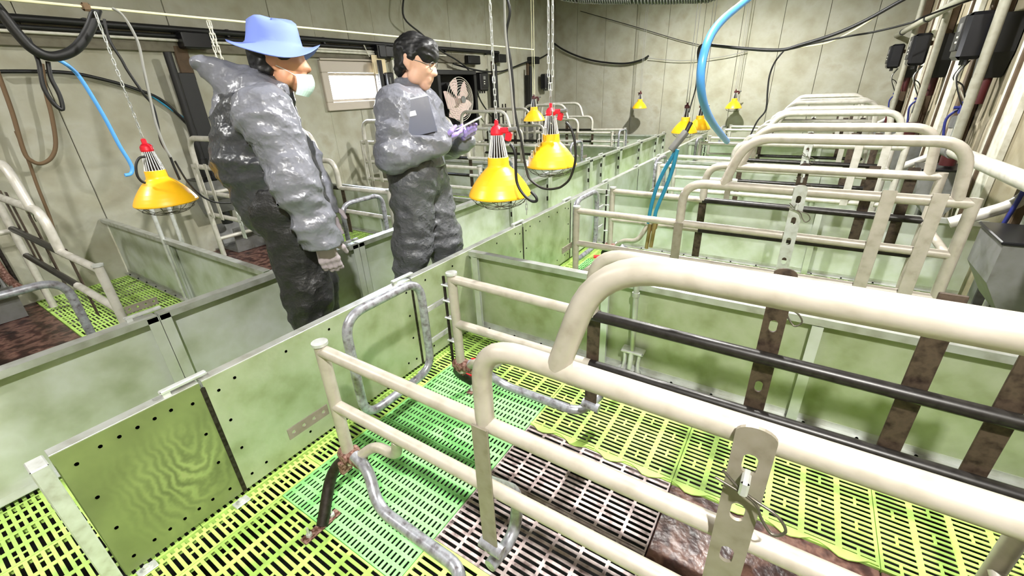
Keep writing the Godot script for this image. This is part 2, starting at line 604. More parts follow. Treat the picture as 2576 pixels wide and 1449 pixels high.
# slotted plate, w along x and d along z, origin at its corner, slots along x
func slat_mesh(w: float, d: float, cols: int, pitch: float, slot: float, rib: float, style: int, th := 0.022) -> ArrayMesh:
	var key := "%0.3f_%0.3f_%d_%0.4f_%d" % [w, d, cols, pitch, style]
	if slat_cache.has(key): return slat_cache[key]
	var s := Shape.new()
	var U := Vector3.UP
	var x0 := 0.0012
	var x1 := w - 0.0012
	var rows := int(floor((d - 0.003) / pitch))
	var m0 := (d - rows * pitch) / 2
	var cw := (x1 - x0) / cols
	var bar := pitch - slot
	# cross bars between the rows of slots, the full width
	for r in rows + 1:
		var za := 0.0012 if r == 0 else m0 + r * pitch - bar / 2
		var zb := d - 0.0012 if r == rows else m0 + r * pitch + bar / 2
		s.quad(V(x0, 0, za), V(x1, 0, za), V(x1, 0, zb), V(x0, 0, zb), U)
	s.quad(V(x0, 0, 0.0012), V(x1, 0, 0.0012), V(x1, -th, 0.0012), V(x0, -th, 0.0012), Vector3.FORWARD)
	s.quad(V(x0, 0, d - 0.0012), V(x1, 0, d - 0.0012), V(x1, -th, d - 0.0012), V(x0, -th, d - 0.0012), Vector3.BACK)
	s.quad(V(x0, 0, 0.0012), V(x0, 0, d - 0.0012), V(x0, -th, d - 0.0012), V(x0, -th, 0.0012), Vector3.LEFT)
	s.quad(V(x1, 0, 0.0012), V(x1, 0, d - 0.0012), V(x1, -th, d - 0.0012), V(x1, -th, 0.0012), Vector3.RIGHT)
	for r in rows:
		var za := m0 + r * pitch + bar / 2
		var zb := za + slot
		var cuts := []        # slot spans in x
		for c in cols:
			var a := x0 + c * cw + rib / 2
			var b := x0 + (c + 1) * cw - rib / 2
			var half := false
			if style == 0: half = (r * 2 + c) % 5 == 0 or (r * 2 + c) % 5 == 3
			elif style == 1: half = r % 2 == 0
			if half:
				var mid := (a + b) / 2
				cuts.append([a, mid - 0.004])
				cuts.append([mid + 0.004, b])
			else:
				cuts.append([a, b])
		var x := x0
		for q in cuts:
			s.quad(V(x, 0, za), V(q[0], 0, za), V(q[0], 0, zb), V(x, 0, zb), U)
			x = q[1]
			var tw := 0.0025
			s.quad(V(q[0], 0, za), V(q[1], 0, za), V(q[1], -tw, za), V(q[0], -tw, za), Vector3.BACK)
			s.quad(V(q[0], 0, zb), V(q[1], 0, zb), V(q[1], -tw, zb), V(q[0], -tw, zb), Vector3.FORWARD)
			s.quad(V(q[0], 0, za), V(q[0], 0, zb), V(q[0], -tw, zb), V(q[0], -tw, za), Vector3.RIGHT)
			s.quad(V(q[1], 0, za), V(q[1], 0, zb), V(q[1], -tw, zb), V(q[1], -tw, za), Vector3.LEFT)
		s.quad(V(x, 0, za), V(x1, 0, za), V(x1, 0, zb), V(x, 0, zb), U)
	var me := s.mesh()
	slat_cache[key] = me
	return me

# mint panel: slots run along z, built turned by a quarter
func floor_piece(fl: Node3D, kind: String, x0: float, x1: float, z0: float, z1: float) -> void:
	var w := x1 - x0
	var d := z1 - z0
	if w < 0.02 or d < 0.02: return
	var o: MeshInstance3D
	match kind:
		"lime":
			var cols := maxi(1, roundi(w / 0.100))
			o = put(fl, "slatted_panel", slat_mesh(w, d, cols, 0.0208, 0.0106, 0.017, 0), M.lime if rng.randf() < 0.5 else M.lime_b, V(x0, 0, z0))
		"lime_short":
			o = put(fl, "slatted_panel", slat_mesh(w, d, 3, 0.0208, 0.0106, 0.014, 2), M.lime, V(x0, 0, z0))
		"mint":
			var cols := maxi(1, roundi(d / 0.0362))
			o = put(fl, "slatted_panel", slat_mesh(d, w, cols, 0.0180, 0.0078, 0.0125, 2), M.mint, V(x1, 0.0005, z0))
			o.rotation.y = -PI / 2
		"iron":
			var cols := maxi(1, roundi(w / 0.0905))
			o = put(fl, "cast_iron_grate", slat_mesh(w, d, cols, 0.0212, 0.0112, 0.010, 3, 0.03), M.castiron, V(x0, -0.002, z0))
		"plate":
			var s := Shape.new()
			s.box(V(w / 2, -0.015, d / 2), V(w - 0.004, 0.03, d - 0.004), Basis.IDENTITY, 0.003)
			o = put(fl, "solid_plate", s.mesh(), M.brownplate, V(x0, -0.003, z0))

func pen_floor(fl: Node3D, right: bool, zc: float) -> void:
	# local u from the aisle partition, local w = z from the crate centre
	var cells := []
	var W0 := -0.895
	var W1 := 0.85
	cells.append(["lime", 0.021, 0.118, W0, -0.31])
	cells.append(["lime", 0.021, 0.118, -0.31, 0.27])
	cells.append(["lime", 0.021, 0.118, 0.27, W1])
	cells.append(["lime", 0.118, 0.706, W0, -0.535])
	cells.append(["mint", 0.118, 0.706, -0.535, -0.05])
	cells.append(["mint", 0.118, 0.706, -0.05, 0.43])
	cells.append(["lime", 0.118, 0.706, 0.43, W1])
	cells.append(["iron", 0.706, 1.296, -0.34, -0.04])
	cells.append(["iron", 0.706, 1.296, -0.04, 0.265])
	for k in 3:
		var u0 := 0.706 + k * 0.59
		var u1 := minf(u0 + 0.59, 2.463)
		cells.append(["lime", u0, u1, 0.265, W1])
		cells.append(["lime", u0, u1, W0, -0.34])
	cells.append(["plate", 1.296, 1.886, -0.34, 0.265])
	cells.append(["plate", 1.886, 2.463, -0.34, 0.265])
	for c in cells:
		var za: float = zc + c[3]
		var zb: float = zc + c[4]
		if not right:
			za = zc - c[4]
			zb = zc - c[3]
		za = maxf(za, ZB)
		if za > 1.2 or zb <= za: continue
		if right: floor_piece(fl, c[0], XR + c[1], XR + c[2], za, zb)
		else: floor_piece(fl, c[0], XL - minf(c[2], 2.445), XL - c[1], za, zb)

func build_floor() -> void:
	var fl := struct("floor")
	obj(fl, "pit_base", boxs(V(-1.8, -0.65, -3.1), V(6.2, 0.1, 12.0)), M.pit)
	for k in 5:
		pen_floor(fl, true, -0.875 - PITCH * k)
		pen_floor(fl, false, -0.195 - PITCH * k)
	# pen before the first one on both sides, only its edge can be seen
	floor_piece(fl, "lime", XR, -0.8, -0.025, 0.6)
	# teeth of the slats that reach under the sheets
	for q in [[XR + 0.014, 0.0, -8.4], [XL + 0.022, 0.9, -8.4], [XL - 0.014, 0.9, -8.4]]:
		var te := Shape.new()
		var z2: float = q[1]
		while z2 > q[2]:
			te.box(V(q[0], -0.006, z2), V(0.017, 0.012, 0.0112), Basis.IDENTITY, 0.0015 if z2 > -2.0 else 0.0)
			z2 -= 0.0208
		var to := obj(fl, "edge_teeth", te, M.lime)
		to.set_meta("kind", "stuff")
	# aisle
	var z := 0.93
	while z > ZB:
		var d := minf(0.58, z - ZB)
		floor_piece(fl, "lime_short", XL + 0.045, XL + 0.20, z - d, z)
		floor_piece(fl, "lime", XL + 0.20, XL + 0.37, z - d, z)
		floor_piece(fl, "lime", XL + 0.37, XR, z - d, z)
		z -= 0.58
	# scalloped edges of the lime panels along the first iron grates
	for k in 2:
		var zc := -0.875 - PITCH * k
		for q in 4:
			for sgn in [-1.0]:
				var st := Shape.new()
				var poly := PackedVector2Array()
				var x0 := XR + 0.706 + q * 0.295
				poly.append(Vector2(0, -0.012))
				for i in 13:
					var t := i / 12.0
					poly.append(Vector2(t * 0.29, 0.009 + 0.012 * clampf(1.8 * sin(t * TAU * 2 - 1.2), -1, 1)))
				poly.append(Vector2(0.29, -0.012))
				st.prism(poly, V(x0, 0.0015, zc - 0.34 - 0.004), Basis(Vector3.RIGHT, Vector3.BACK, Vector3.UP), 0.004)
				obj(fl, "scalloped_edge", st, M.lime)

# ---------- sheet partitions ----------
# panel in the plane x = px between z0 (far) and z1 (near); folded edges on the side "sd"
func aisle_panel(px: float, z0: float, z1: float, sd: float, label: String, cat: String, detail: int, group := "") -> Node3D:
	var t := thing("gate_panel" if cat == "gate" else "partition_panel", label, cat, V(px, 0, (z0 + z1) / 2), 0, group)
	var L := z1 - z0 - 0.008
	obj(t, "sheet", boxs(V(0, 0.262, 0), V(0.003, 0.476, L)), M.galv_stained if detail == 2 else (M.galv_green if detail == 1 else M.galv))
	var fw := 0.036 if sd < 0.0 else 0.052
	var s := Shape.new()
	s.box(V(sd * fw / 2, HP - 0.002, 0), V(fw, 0.004, L), Basis.IDENTITY, 0.001)
	s.box(V(sd * fw, HP - 0.014, 0), V(0.003, 0.028, L))
	obj(t, "top_fold", s, M.galv_edge)
	for e in [-1.0, 1.0]:
		s = Shape.new()
		s.box(V(sd * fw / 2, 0.262, e * (L / 2 - 0.0015)), V(fw, 0.47, 0.003))
		s.box(V(sd * fw, 0.262, e * (L / 2 - 0.016)), V(0.003, 0.47, 0.032 if sd < 0.0 else 0.042))
		obj(t, "end_fold", s, M.galv)
	s = Shape.new()
	s.box(V(sd * fw / 2, 0.026, 0), V(fw, 0.003, L))
	obj(t, "bottom_fold", s, M.galv)
	# rivets seen on the flat side
	if detail > 0:
		var rm := Shape.new()
		rm.ball(Vector3.ZERO, V(0.003, 0.0055, 0.0055), 8)
		var rmesh := rm.mesh()
		for e in [-1.0, 1.0]:
			for k in 4: put(t, "rivet", rmesh, M.darksteel, V(-sd * 0.0015, 0.07 + k * 0.125, e * (L / 2 - 0.035)))
		for k in 5:
			for y in [0.075, 0.46]: put(t, "rivet", rmesh, M.darksteel, V(-sd * 0.0015, y, (k / 4.0 - 0.5) * (L - 0.18)))
	return t

func hinge(t: Node3D, sd: float, z: float) -> void:
	var s := Shape.new()
	s.cyl(V(sd * 0.02, 0.03, z), V(sd * 0.02, 0.40, z), 0.0085, 10)
	obj(t, "hinge_rod", s, M.galv_edge)
	obj(t, "hinge_gap", boxs(V(0, 0.25, z), V(0.005, 0.46, 0.014)), M.darksteel)
	for y in [0.10, 0.25, 0.375]:
		obj(t, "hinge_knuckle", rod(V(sd * 0.02, y - 0.022, z), V(sd * 0.02, y + 0.022, z), 0.0135, 10), M.darksteel)
	var c := Shape.new()
	c.box(V(sd * 0.016, HP + 0.016, z + 0.035), V(0.02, 0.012, 0.13), Basis.IDENTITY, 0.003)
	c.box(V(sd * 0.016, HP + 0.005, z + 0.085), V(0.016, 0.012, 0.02))
	obj(t, "latch_clip", c, M.zinc)

const ORD := ["first", "second", "third", "fourth", "fifth", "sixth", "seventh", "eighth", "ninth", "tenth", "eleventh", "twelfth"]

func build_partitions() -> void:
	var zr := [-0.022, -0.38, -1.305, -2.33, -3.05, -3.84, -4.72, -5.55, -6.4, -7.25, -8.1, -8.45]
	for i in zr.size() - 1:
		var gate := i in [1, 4, 6, 8]
		var lab: String = "galvanised sheet %s in the row right of the aisle, %s from the camera end" % ["gate" if gate else "panel", ORD[i]]
		if i == 0: lab = "short stained sheet panel ending the row right of the aisle, with wavy dirt streaks"
		if i == 1: lab = "greenish sheet gate right of the aisle beside the nearest crate's latch strip"
		var t := aisle_panel(XR, zr[i + 1], zr[i], -1.0, lab, "gate" if gate else "partition", (2 if i == 0 else 1) if i < 4 else 0)
		if i < 7: hinge(t, -1.0, zr[i + 1] - t.position.z)
		if i == 0:
			var s := Shape.new()
			s.box(V(0.0, 0.245, zr[0] - t.position.z + 0.02), V(0.062, 0.51, 0.036), Basis.IDENTITY, 0.003)
			obj(t, "end_post", s, M.zinc)
	var zl := [0.95, -0.515, -1.556, -2.26, -3.3, -4.0, -5.06, -5.46, -6.1, -7.0, -7.9, -8.4]
	for i in zl.size() - 1:
		var gate := i in [0, 2, 4]
		var lab: String = "galvanised sheet %s in the row left of the aisle, %s from the camera end" % ["gate" if gate else "panel", ORD[i]]
		var t := aisle_panel(XL, zl[i + 1], zl[i], 1.0, lab, "gate" if gate else "partition", 0)
		hinge(t, 1.0, zl[i + 1] - t.position.z)
	# dividers between the pens
	var rl := ["sheet divider behind the nearest crate, with a drinker and a folded top edge", "pale grey sheet divider behind the second crate on the right",
		"sheet divider behind the third crate on the right", "sheet divider behind the fourth crate on the right"]
	for k in 4:
		divider(XR + 0.012, XE - 0.02, -1.775 - PITCH * k, rl[k], [0.035, 0.80, 1.62] if k == 0 else [0.035, 1.62], k < 2)
	var ll := ["dark sheet divider between the two nearest left pens, a slim pole standing at it", "grey sheet divider behind the second crate on the left",
		"sheet divider behind the third crate on the left", "sheet divider behind the fourth crate on the left", "sheet divider before the last pen on the left"]
	for k in 5:
		divider(XW + 0.02, XL - 0.02, -1.045 - PITCH * k, ll[k], [1.22], k < 1)

func divider(x0: float, x1: float, z: float, label: String, stiff: Array, detail: bool) -> void:
	var t := thing("pen_divider", label, "partition", V(x0, 0, z))
	var L := x1 - x0
	obj(t, "sheet", boxs(V(L / 2, 0.265, 0), V(L, 0.47, 0.003)), M.galv_green if label.begins_with("sheet divider behind the nearest") else M.galv)
	var s := Shape.new()
	s.box(V(L / 2, HP - 0.002, 0.017), V(L, 0.004, 0.036), Basis.IDENTITY, 0.001)
	s.box(V(L / 2, HP - 0.014, 0.035), V(L, 0.028, 0.003))
	obj(t, "top_fold", s, M.galv_edge)
	s = Shape.new()
	s.box(V(L / 2, 0.03, 0.017), V(L, 0.003, 0.034))
	s.box(V(L / 2, 0.044, 0.002), V(L, 0.028, 0.003))
	obj(t, "bottom_fold", s, M.galv_edge)
	for u in stiff:
		s = Shape.new()
		s.box(V(u, 0.25, 0.016), V(0.034, 0.44, 0.003))
		s.box(V(u, 0.25, 0.016), V(0.003, 0.44, 0.032))
		s.box(V(u - 0.0, 0.25, 0.032), V(0.036, 0.44, 0.003))
		obj(t, "stiffener", s, M.galv)
	if detail:
		for k in 14:
			s = Shape.new()
			s.ball(V(0.1 + k * L / 14.0, 0.034, 0.024), V(0.006, 0.005, 0.006), 8)
			obj(t, "bolt", s, M.zinc)

# ---------- sow crates ----------
func build_crates() -> void:
	var rl := ["nearest sow crate on the right, its pale tubes crossing the foreground", "second sow crate on the right, behind the sheet divider with the drinker",
		"third sow crate on the right, with hoops above its rails", "fourth sow crate on the right", "last sow crate on the right before the back wall"]
	var ll := ["nearest sow crate on the left, half in shade at the picture edge", "second sow crate on the left, between the two men and the wall",
		"third sow crate on the left, beyond the man with the tablet", "fourth sow crate on the left, below the far hanging lamp", "last sow crate on the left at the back wall"]
	for k in 5:
		crate(V(XR, 0, -0.875 - PITCH * k), 0.0, rl[k], k, [1.0] if k == 0 else [1.0, -1.0])
	for k in 5:
		crate(V(XL, 0, -0.195 - PITCH * k), PI, ll[k], k + 5, [1.0, -1.0])

func flat_bar(c: Vector3, along: Vector3, wide: Vector3, L: float, w: float, th: float) -> Shape:
	var s := Shape.new()
	var z := wide.cross(along)
	s.box(c, V(w, L, th), Basis(wide, along, z), 0.0015)
	return s

func crate(at: Vector3, turn: float, label: String, k: int, bows: Array) -> void:
	var t := thing("sow_crate", label, "crate", at, turn, "sow crates in their pens")
	var near := k == 0 or k == 1
	var sd := 14 if near else 8
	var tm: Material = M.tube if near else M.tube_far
	var Lx := 2.05
	for s in [1.0, -1.0]:
		var z: float = 0.295 * s
		var g := Shape.new()
		g.cyl(V(0.39, 0.19, z), V(0.39, 0.652, z), 0.019, sd)
		obj(t, "post", g, tm)
		g = Shape.new()
		g.cyl(V(0.39, 0.652, z), V(0.39, 0.661, z), 0.0235, sd)
		g.cyl(V(0.39, 0.661, z), V(0.39, 0.6615, z), 0.005, 8)
		obj(t, "post_cap", g, M.zinc)
		# the rails on the far side show their dirty inner face
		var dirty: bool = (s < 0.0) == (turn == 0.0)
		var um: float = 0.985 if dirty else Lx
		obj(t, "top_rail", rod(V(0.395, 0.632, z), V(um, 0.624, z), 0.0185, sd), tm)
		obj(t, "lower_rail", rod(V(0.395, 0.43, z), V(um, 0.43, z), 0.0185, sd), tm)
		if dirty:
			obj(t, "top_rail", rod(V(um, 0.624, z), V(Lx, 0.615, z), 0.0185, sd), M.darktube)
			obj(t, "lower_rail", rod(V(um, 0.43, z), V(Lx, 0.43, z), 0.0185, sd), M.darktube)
		obj(t, "upper_rail", tubes(bend([V(0.985, 0.625, z), V(0.985, 0.84, z), V(Lx, 0.835, z)], 0.14, 8), 0.0215, sd), tm)
		obj(t, "end_post", tubes(bend([V(Lx, 0.855, z), V(Lx, 0.04, z)], 0.02), 0.021, sd), tm)
		if s in bows:
			obj(t, "hoop", tubes(bend([V(1.166, 0.845, z), V(1.235, 1.06, z), V(1.98, 1.06, z), V(2.0, 0.845, z)], 0.14, 8), 0.0215, sd), tm)
		# flat straps
		obj(t, "strap", flat_bar(V(0.985, 0.435, z + s * 0.022), Vector3.UP, Vector3.RIGHT, 0.40, 0.045, 0.006), M.dirtystrap if dirty else M.strap)
		for u in [1.79, 1.945]:
			obj(t, "strap", flat_bar(V(u, 0.64, z + s * 0.023), Vector3.UP, Vector3.RIGHT, 0.46, 0.048, 0.006), M.dirtystrap if dirty else tm)
		# slotted adjusting bar with its pin
		var sb := Shape.new()
		var b := Basis.IDENTITY
		var zz: float = z + s * 0.027
		for q in 5:
			sb.slot_cell(V(1.485, 0.805 - q * 0.098, zz), b, 0.052, 0.098, 0.019, 0.036, 0.006)
		var cap := PackedVector2Array()
		for q in 11:
			var a := PI * q / 10.0
			cap.append(Vector2(cos(a) * 0.026, sin(a) * 0.016))
		sb.prism(cap, V(1.485, 0.854, zz), b, 0.006)
		sb.box(V(1.485, 0.33, zz), V(0.052, 0.07, 0.006))
		obj(t, "slotted_bar", sb, M.dirtystrap if dirty else (M.strap if k == 0 else M.zinc))
		g = Shape.new()
		g.box(V(1.485, 0.775, z + s * 0.036), V(0.012, 0.028, 0.032), Basis.IDENTITY, 0.003)
		obj(t, "pin_lug", g, M.zinc)
		if k < 3 or k == 5:
			g = Shape.new()
			var zp: float = z + s * 0.044
			g.tube(curve([V(1.455, 0.79, zp), V(1.475, 0.772, zp), V(1.50, 0.758, zp), V(1.53, 0.75, zp + 0.004), V(1.545, 0.728, zp + 0.004), V(1.532, 0.712, zp + 0.004), V(1.515, 0.728, zp), V(1.498, 0.755, zp), V(1.447, 0.772, zp)], 5), 0.0022, 6)
			obj(t, "ring_pin", g, M.wire)
		# bent crush tube near the floor and its foot
		var zo: float = 0.36 * s
		obj(t, "crush_tube", tubes(bend([V(0.43, 0.245, z + s * 0.005), V(0.50, 0.225, z + s * 0.012), V(0.575, 0.148, zo - s * 0.01), V(0.93, 0.143, zo), V(0.955, 0.148, zo + s * 0.13)], 0.075, 7), 0.0185, sd), M.tube_steel)
		g = Shape.new()
		g.tube(bend([V(0.395, 0.225, z), V(0.315, 0.14, z + s * 0.035), V(0.36, 0.012, z + s * 0.135)], 0.10, 7), 0.019, sd)
		obj(t, "foot", g, M.darksteel)
		g = Shape.new()
		g.box(V(0.355, 0.006, z + s * 0.137), V(0.032, 0.008, 0.135), Basis.IDENTITY, 0.003)
		obj(t, "foot_plate", g, M.rusty)
		for e in [-1.0, 1.0]:
			g = Shape.new()
			g.cyl(V(0.355, 0.009, z + s * 0.137 + e * 0.043), V(0.355, 0.019, z + s * 0.137 + e * 0.043), 0.010, 6)
			g.cyl(V(0.355, 0.019, z + s * 0.137 + e * 0.043), V(0.355, 0.045, z + s * 0.137 + e * 0.043), 0.0045, 6)
			obj(t, "foot_bolt", g, M.zinc)
		g = Shape.new()
		g.cyl(V(0.36, 0.225, z), V(0.455, 0.225, z), 0.0245, sd)
		g.cyl(V(0.395, 0.225, z - 0.03), V(0.395, 0.225, z + 0.03), 0.018, sd)
		g.box(V(0.385, 0.19, z + s * 0.02), V(0.02, 0.05, 0.04), Basis.IDENTITY, 0.003)
		obj(t, "clamp", g, M.rusty)
		# perforated latch strip on the post
		if s > 0.0:
			var pl := Shape.new()
			var pb := Basis(Vector3.BACK, Vector3.UP, Vector3.LEFT)
			for q in 4:
				pl.slot_cell(V(0.37, 0.42, z + 0.034 + q * 0.033), pb, 0.033, 0.036, 0.012, 0.012, 0.004)
			obj(t, "latch_strip", pl, M.strap)
		if k < 2:
			obj(t, "tie_tube", tubes(bend([V(0.44, 0.235, z), V(0.50, 0.295, z - s * 0.03), V(0.60, 0.30, z - s * 0.03), V(0.66, 0.42, z)], 0.06), 0.0165, sd), tm)
		if k == 0:
			g = Shape.new()
			g.cyl(V(0.955, 0.24, z + s * 0.02), V(1.02, 0.235, z + s * 0.02), 0.017, sd)
			obj(t, "strap_stub", g, M.tube_steel)
	if k == 0:
		obj(t, "end_hook", tubes(bend([V(0.948, 0.085, 0.285), V(0.958, 0.085, 0.17), V(0.945, 0.21, 0.12), V(0.94, 0.40, 0.27)], 0.07, 7), 0.0185, sd), M.tube_steel)
	# cross tubes at the feeder end
	for y in [0.60, 0.20]:
		obj(t, "end_bar", rod(V(Lx, y, -0.295), V(Lx, y, 0.295), 0.017, 8), tm)
	# rear hoop gate on its pin at the far post
	var zg := -0.005
	var gp := [V(0.318, 0.245, zg - 0.185), V(0.318, 0.655, zg - 0.185), V(0.318, 0.655, zg + 0.165), V(0.318, 0.245, zg + 0.165)]
	var full := gp.duplicate()
	full.insert(0, V(0.318, 0.245, zg))
	full.append(V(0.318, 0.245, zg))
	obj(t, "hoop_gate", tubes(bend(full, 0.085, 7), 0.0165, sd), M.tube_steel)
	for y in [0.52, 0.375]:
		obj(t, "gate_bar", flat_bar(V(0.325, y, zg - 0.185 - 0.055), Vector3.BACK, Vector3.UP, 0.13, 0.022, 0.008), M.zinc)
	obj(t, "hinge_pin", rod(V(0.345, 0.20, -0.295), V(0.345, 0.635, -0.295), 0.006, 8), M.darksteel)
	var hb := Shape.new()
	for y in [0.60, 0.53, 0.45, 0.34]:
		hb.box(V(0.362, y, -0.295), V(0.05, 0.008, 0.026), Basis.IDENTITY, 0.002)
	obj(t, "hinge_bracket", hb, M.zinc)

# ---------- feeding stations along the side walls ----------
func build_feeders() -> void:
	for k in 5:
		var zc := -0.875 - PITCH * k
		station(V(XE, 0, zc), 1.0, "right", k)
		station(V(XW, 0, [-0.195, -1.98, -4.19, -6.62, -7.75][k]), -1.0, "left", k)
	# long pipes that run past all stations
	var t := thing("feed_line", "pale horizontal feed pipe high along the right wall", "pipe", V(0.78, 1.79, 0))
	obj(t, "pipe", rod(V(0, 0, -0.3), V(0, 0, ZB + 0.02), 0.03, 12), M.pvc)
	for k in 5:
		obj(t, "clamp_ring", rod(V(0, 0, -1.2 - PITCH * k), V(0, 0, -1.26 - PITCH * k), 0.037, 12), M.black)
	t = thing("drain_pipe", "thick pale pipe sloping towards the right edge above the second crate", "pipe")
	obj(t, "pipe", rod(V(0.79, 0.84, -3.98), V(0.83, 0.90, -1.2), 0.037, 16), M.tube_far)
	obj(t, "collar", rod(V(0.79, 0.84, -4.0), V(0.792, 0.842, -3.86), 0.046, 16), M.hopper)

const WHICH := ["nearest", "second", "third", "fourth", "last"]

# s = +1 for the right wall, -1 for the left wall; +x local points away from the aisle when s = 1
func station(at: Vector3, s: float, side: String, k: int) -> void:
	var w: String = WHICH[k]
	var t := thing("sow_trough", "%s dark feed trough on the floor along the %s wall" % [w, side], "trough", at, 0, "feed troughs")
	var g := Shape.new()
	var prof := PackedVector2Array([Vector2(-0.15, 0.0), Vector2(0.15, 0.0), Vector2(0.2, 0.24), Vector2(0.185, 0.24), Vector2(0.135, 0.03), Vector2(-0.135, 0.03), Vector2(-0.185, 0.24), Vector2(-0.2, 0.24)])
	g.prism(prof, V(-s * 0.17, 0.0, 0), Basis.IDENTITY.scaled(V(0.84, 1, 1)), 0.34 if s < 0 else 0.5)
	obj(t, "bowl", g, M.hopper)
	t = thing("feed_hopper", "%s grey feed hopper above the trough at the %s wall" % [w, side], "feeder", at + V(-s * 0.15, 0.38, 0.12), 0, "feed hoppers")
	g = Shape.new()
	g.prism(PackedVector2Array([Vector2(-0.05, 0.0), Vector2(0.05, 0.0), Vector2(0.13, 0.14), Vector2(0.13, 0.3), Vector2(-0.13, 0.3), Vector2(-0.13, 0.14)]), Vector3.ZERO, Basis.IDENTITY, 0.3)
	obj(t, "body", g, M.hopper)
	obj(t, "lid", boxs(V(0, 0.308, 0), V(0.28, 0.014, 0.32), 0.004), M.blackgloss)
	obj(t, "outlet", rod(V(0, 0.0, 0), V(0, -0.12, 0), 0.045, 12), M.black)
	t = thing("down_pipe", ("%s pale plastic feed pipe coming down the right wall" if s > 0 else "%s dark feed pipe coming down the left wall") % w, "pipe", at, 0, "feed down pipes")
	obj(t, "pipe", rod(V(-s * 0.15, 0.72, 0.165), V(-s * 0.17, 2.85 if s > 0 else 1.7, 0.165), 0.028 if s > 0 else 0.03, 12), M.pvc if s > 0 else M.black)
	obj(t, "sleeve", rod(V(-s * 0.15, 0.71, 0.165), V(-s * 0.152, 0.86, 0.165), 0.045, 12), M.darkred if s > 0 else M.black)
	if s > 0:
		t = thing("water_pipe", "%s slim steel water pipe with a valve at the %s wall" % [w, side], "pipe", at, 0, "water pipes")
		obj(t, "pipe", rod(V(-s * 0.10, 0.12, -0.21), V(-s * 0.10, 1.9, -0.21), 0.013, 8), M.galv_edge)
		g = Shape.new()
		g.cyl(V(-s * 0.10, 1.02, -0.21), V(-s * 0.10, 1.10, -0.21), 0.021, 8)
		g.cyl(V(-s * 0.10, 1.06, -0.21), V(-s * 0.15, 1.06, -0.21), 0.010, 8)
		obj(t, "valve", g, M.navy)
		obj(t, "drop_tube", tubes(curve([V(-s * 0.10, 1.06, -0.225), V(-s * 0.16, 0.98, -0.25), V(-s * 0.14, 0.8, -0.24), V(-s * 0.17, 0.55, -0.23)]), 0.009, 7), M.navy if s > 0 else M.tealhose)
		t = thing("conduit", "%s pair of pale electric conduits on the %s wall" % [w, side], "pipe", at, 0, "electric conduits")
		for q in [[0.21, 0.018], [0.27, 0.012]]:
			obj(t, "tube", rod(V(-s * 0.03, 0.25, q[0] + 0.10), V(-s * 0.03, 2.8, q[0] + 0.10), q[1], 8), M.pvc_white)
		for y in [0.6, 1.2, 1.9]:
			obj(t, "saddle", boxs(V(-s * 0.012, y, 0.34), V(0.022, 0.03, 0.13), 0.003), M.hopper)
	if s > 0:
		t = thing("wall_board", "%s white board strip fixed upright on the right wall" % w, "board", at, 0, "upright boards")
		obj(t, "board", boxs(V(-0.02, 1.28, 0.50), V(0.036, 2.2, 0.20), 0.003), M.pvc_white)
		obj(t, "edge_strip", boxs(V(-0.045, 1.28, 0.40), V(0.02, 2.2, 0.03), 0.003), M.wood)
		t = thing("timber_post", "%s dark timber post against the right wall" % w, "post", at, 0, "timber posts")
		obj(t, "post", boxs(V(-0.06, 1.3, -0.36), V(0.11, 2.6, 0.09), 0.006), M.wood)
		obj(t, "metal_shoe", boxs(V(-0.06, 0.28, -0.36), V(0.125, 0.5, 0.10), 0.004), M.hopper)
		var bx := -0.235 if k < 3 else -0.275
		control_box(at + V(bx + 0.01, 1.50, 0.02), 1.0, "%s black feeder control box on the right, above the crate's feeding end" % w)
		t = thing("feed_dispenser", "%s black feed dispenser with a dark red chute on the right wall" % w, "feeder", at + V(-0.072, 1.42, -0.05), 0, "feed dispensers")
		g = Shape.new()
		g.prism(PackedVector2Array([Vector2(-0.045, -0.17), Vector2(0.045, -0.17), Vector2(0.11, -0.02), Vector2(0.11, 0.2), Vector2(-0.11, 0.2), Vector2(-0.11, -0.02)]), Vector3.ZERO, Basis(Vector3.BACK, Vector3.UP, Vector3.LEFT), 0.125)
		obj(t, "body", g, M.black)
		obj(t, "chute", rod(V(0, -0.17, 0), V(0, -0.33, 0), 0.034, 12, ), M.darkred)
		t = thing("control_cable", "%s looped thin cables under the black control box on the right" % w, "cable", at, 0, "control cables")
		for q in 3:
			var z0 := -0.05 + q * 0.05
			obj(t, "strand", tubes(curve([V(-0.2, 1.36, z0), V(-0.24, 1.26, z0 + 0.02), V(-0.17, 1.2 - q * 0.05, z0 + 0.01), V(-0.12, 1.05, z0 - 0.04), V(-0.13, 0.8, z0 - 0.02)]), 0.0045, 6), M.cable if q != 1 else M.pvc_white)
		t = thing("drop_chute", "%s jointed pale pipe elbow below the feed hopper on the right" % w, "pipe", at, 0, "pipe elbows")
		obj(t, "elbow", tubes(bend([V(-0.1, 0.95, -0.27), V(-0.1, 0.75, -0.27), V(-0.33, 0.62, -0.27)], 0.1), 0.027, 10), M.tube_far)
		obj(t, "collar", rod(V(-0.1, 0.92, -0.27), V(-0.1, 1.0, -0.27), 0.034, 10), M.hopper)
	else:
		t = thing("feed_column", "%s dark upright feeder column against the left wall" % w, "feeder", at, 0, "feeder columns")
		obj(t, "board", boxs(V(0.05, 0.98, 0.05), V(0.05, 1.15, 0.16), 0.004), M.black)
		obj(t, "top_box", boxs(V(0.08, 1.80, -0.10), V(0.14, 0.12, 0.22), 0.008), M.blackgloss)
		obj(t, "back_strip", boxs(V(0.02, 1.63, 0.0), V(0.03, 0.26, 0.10), 0.003), M.wood)
		t = thing("steel_rack", "%s bent steel feeding frame with rusty rods by the left wall" % w, "frame", at, 0, "feeding frames")
		for q in [-0.22, -0.13]:
			obj(t, "upright", rod(V(0.10, 0.2, q), V(0.08, 1.1, q), 0.012, 8), M.darksteel)
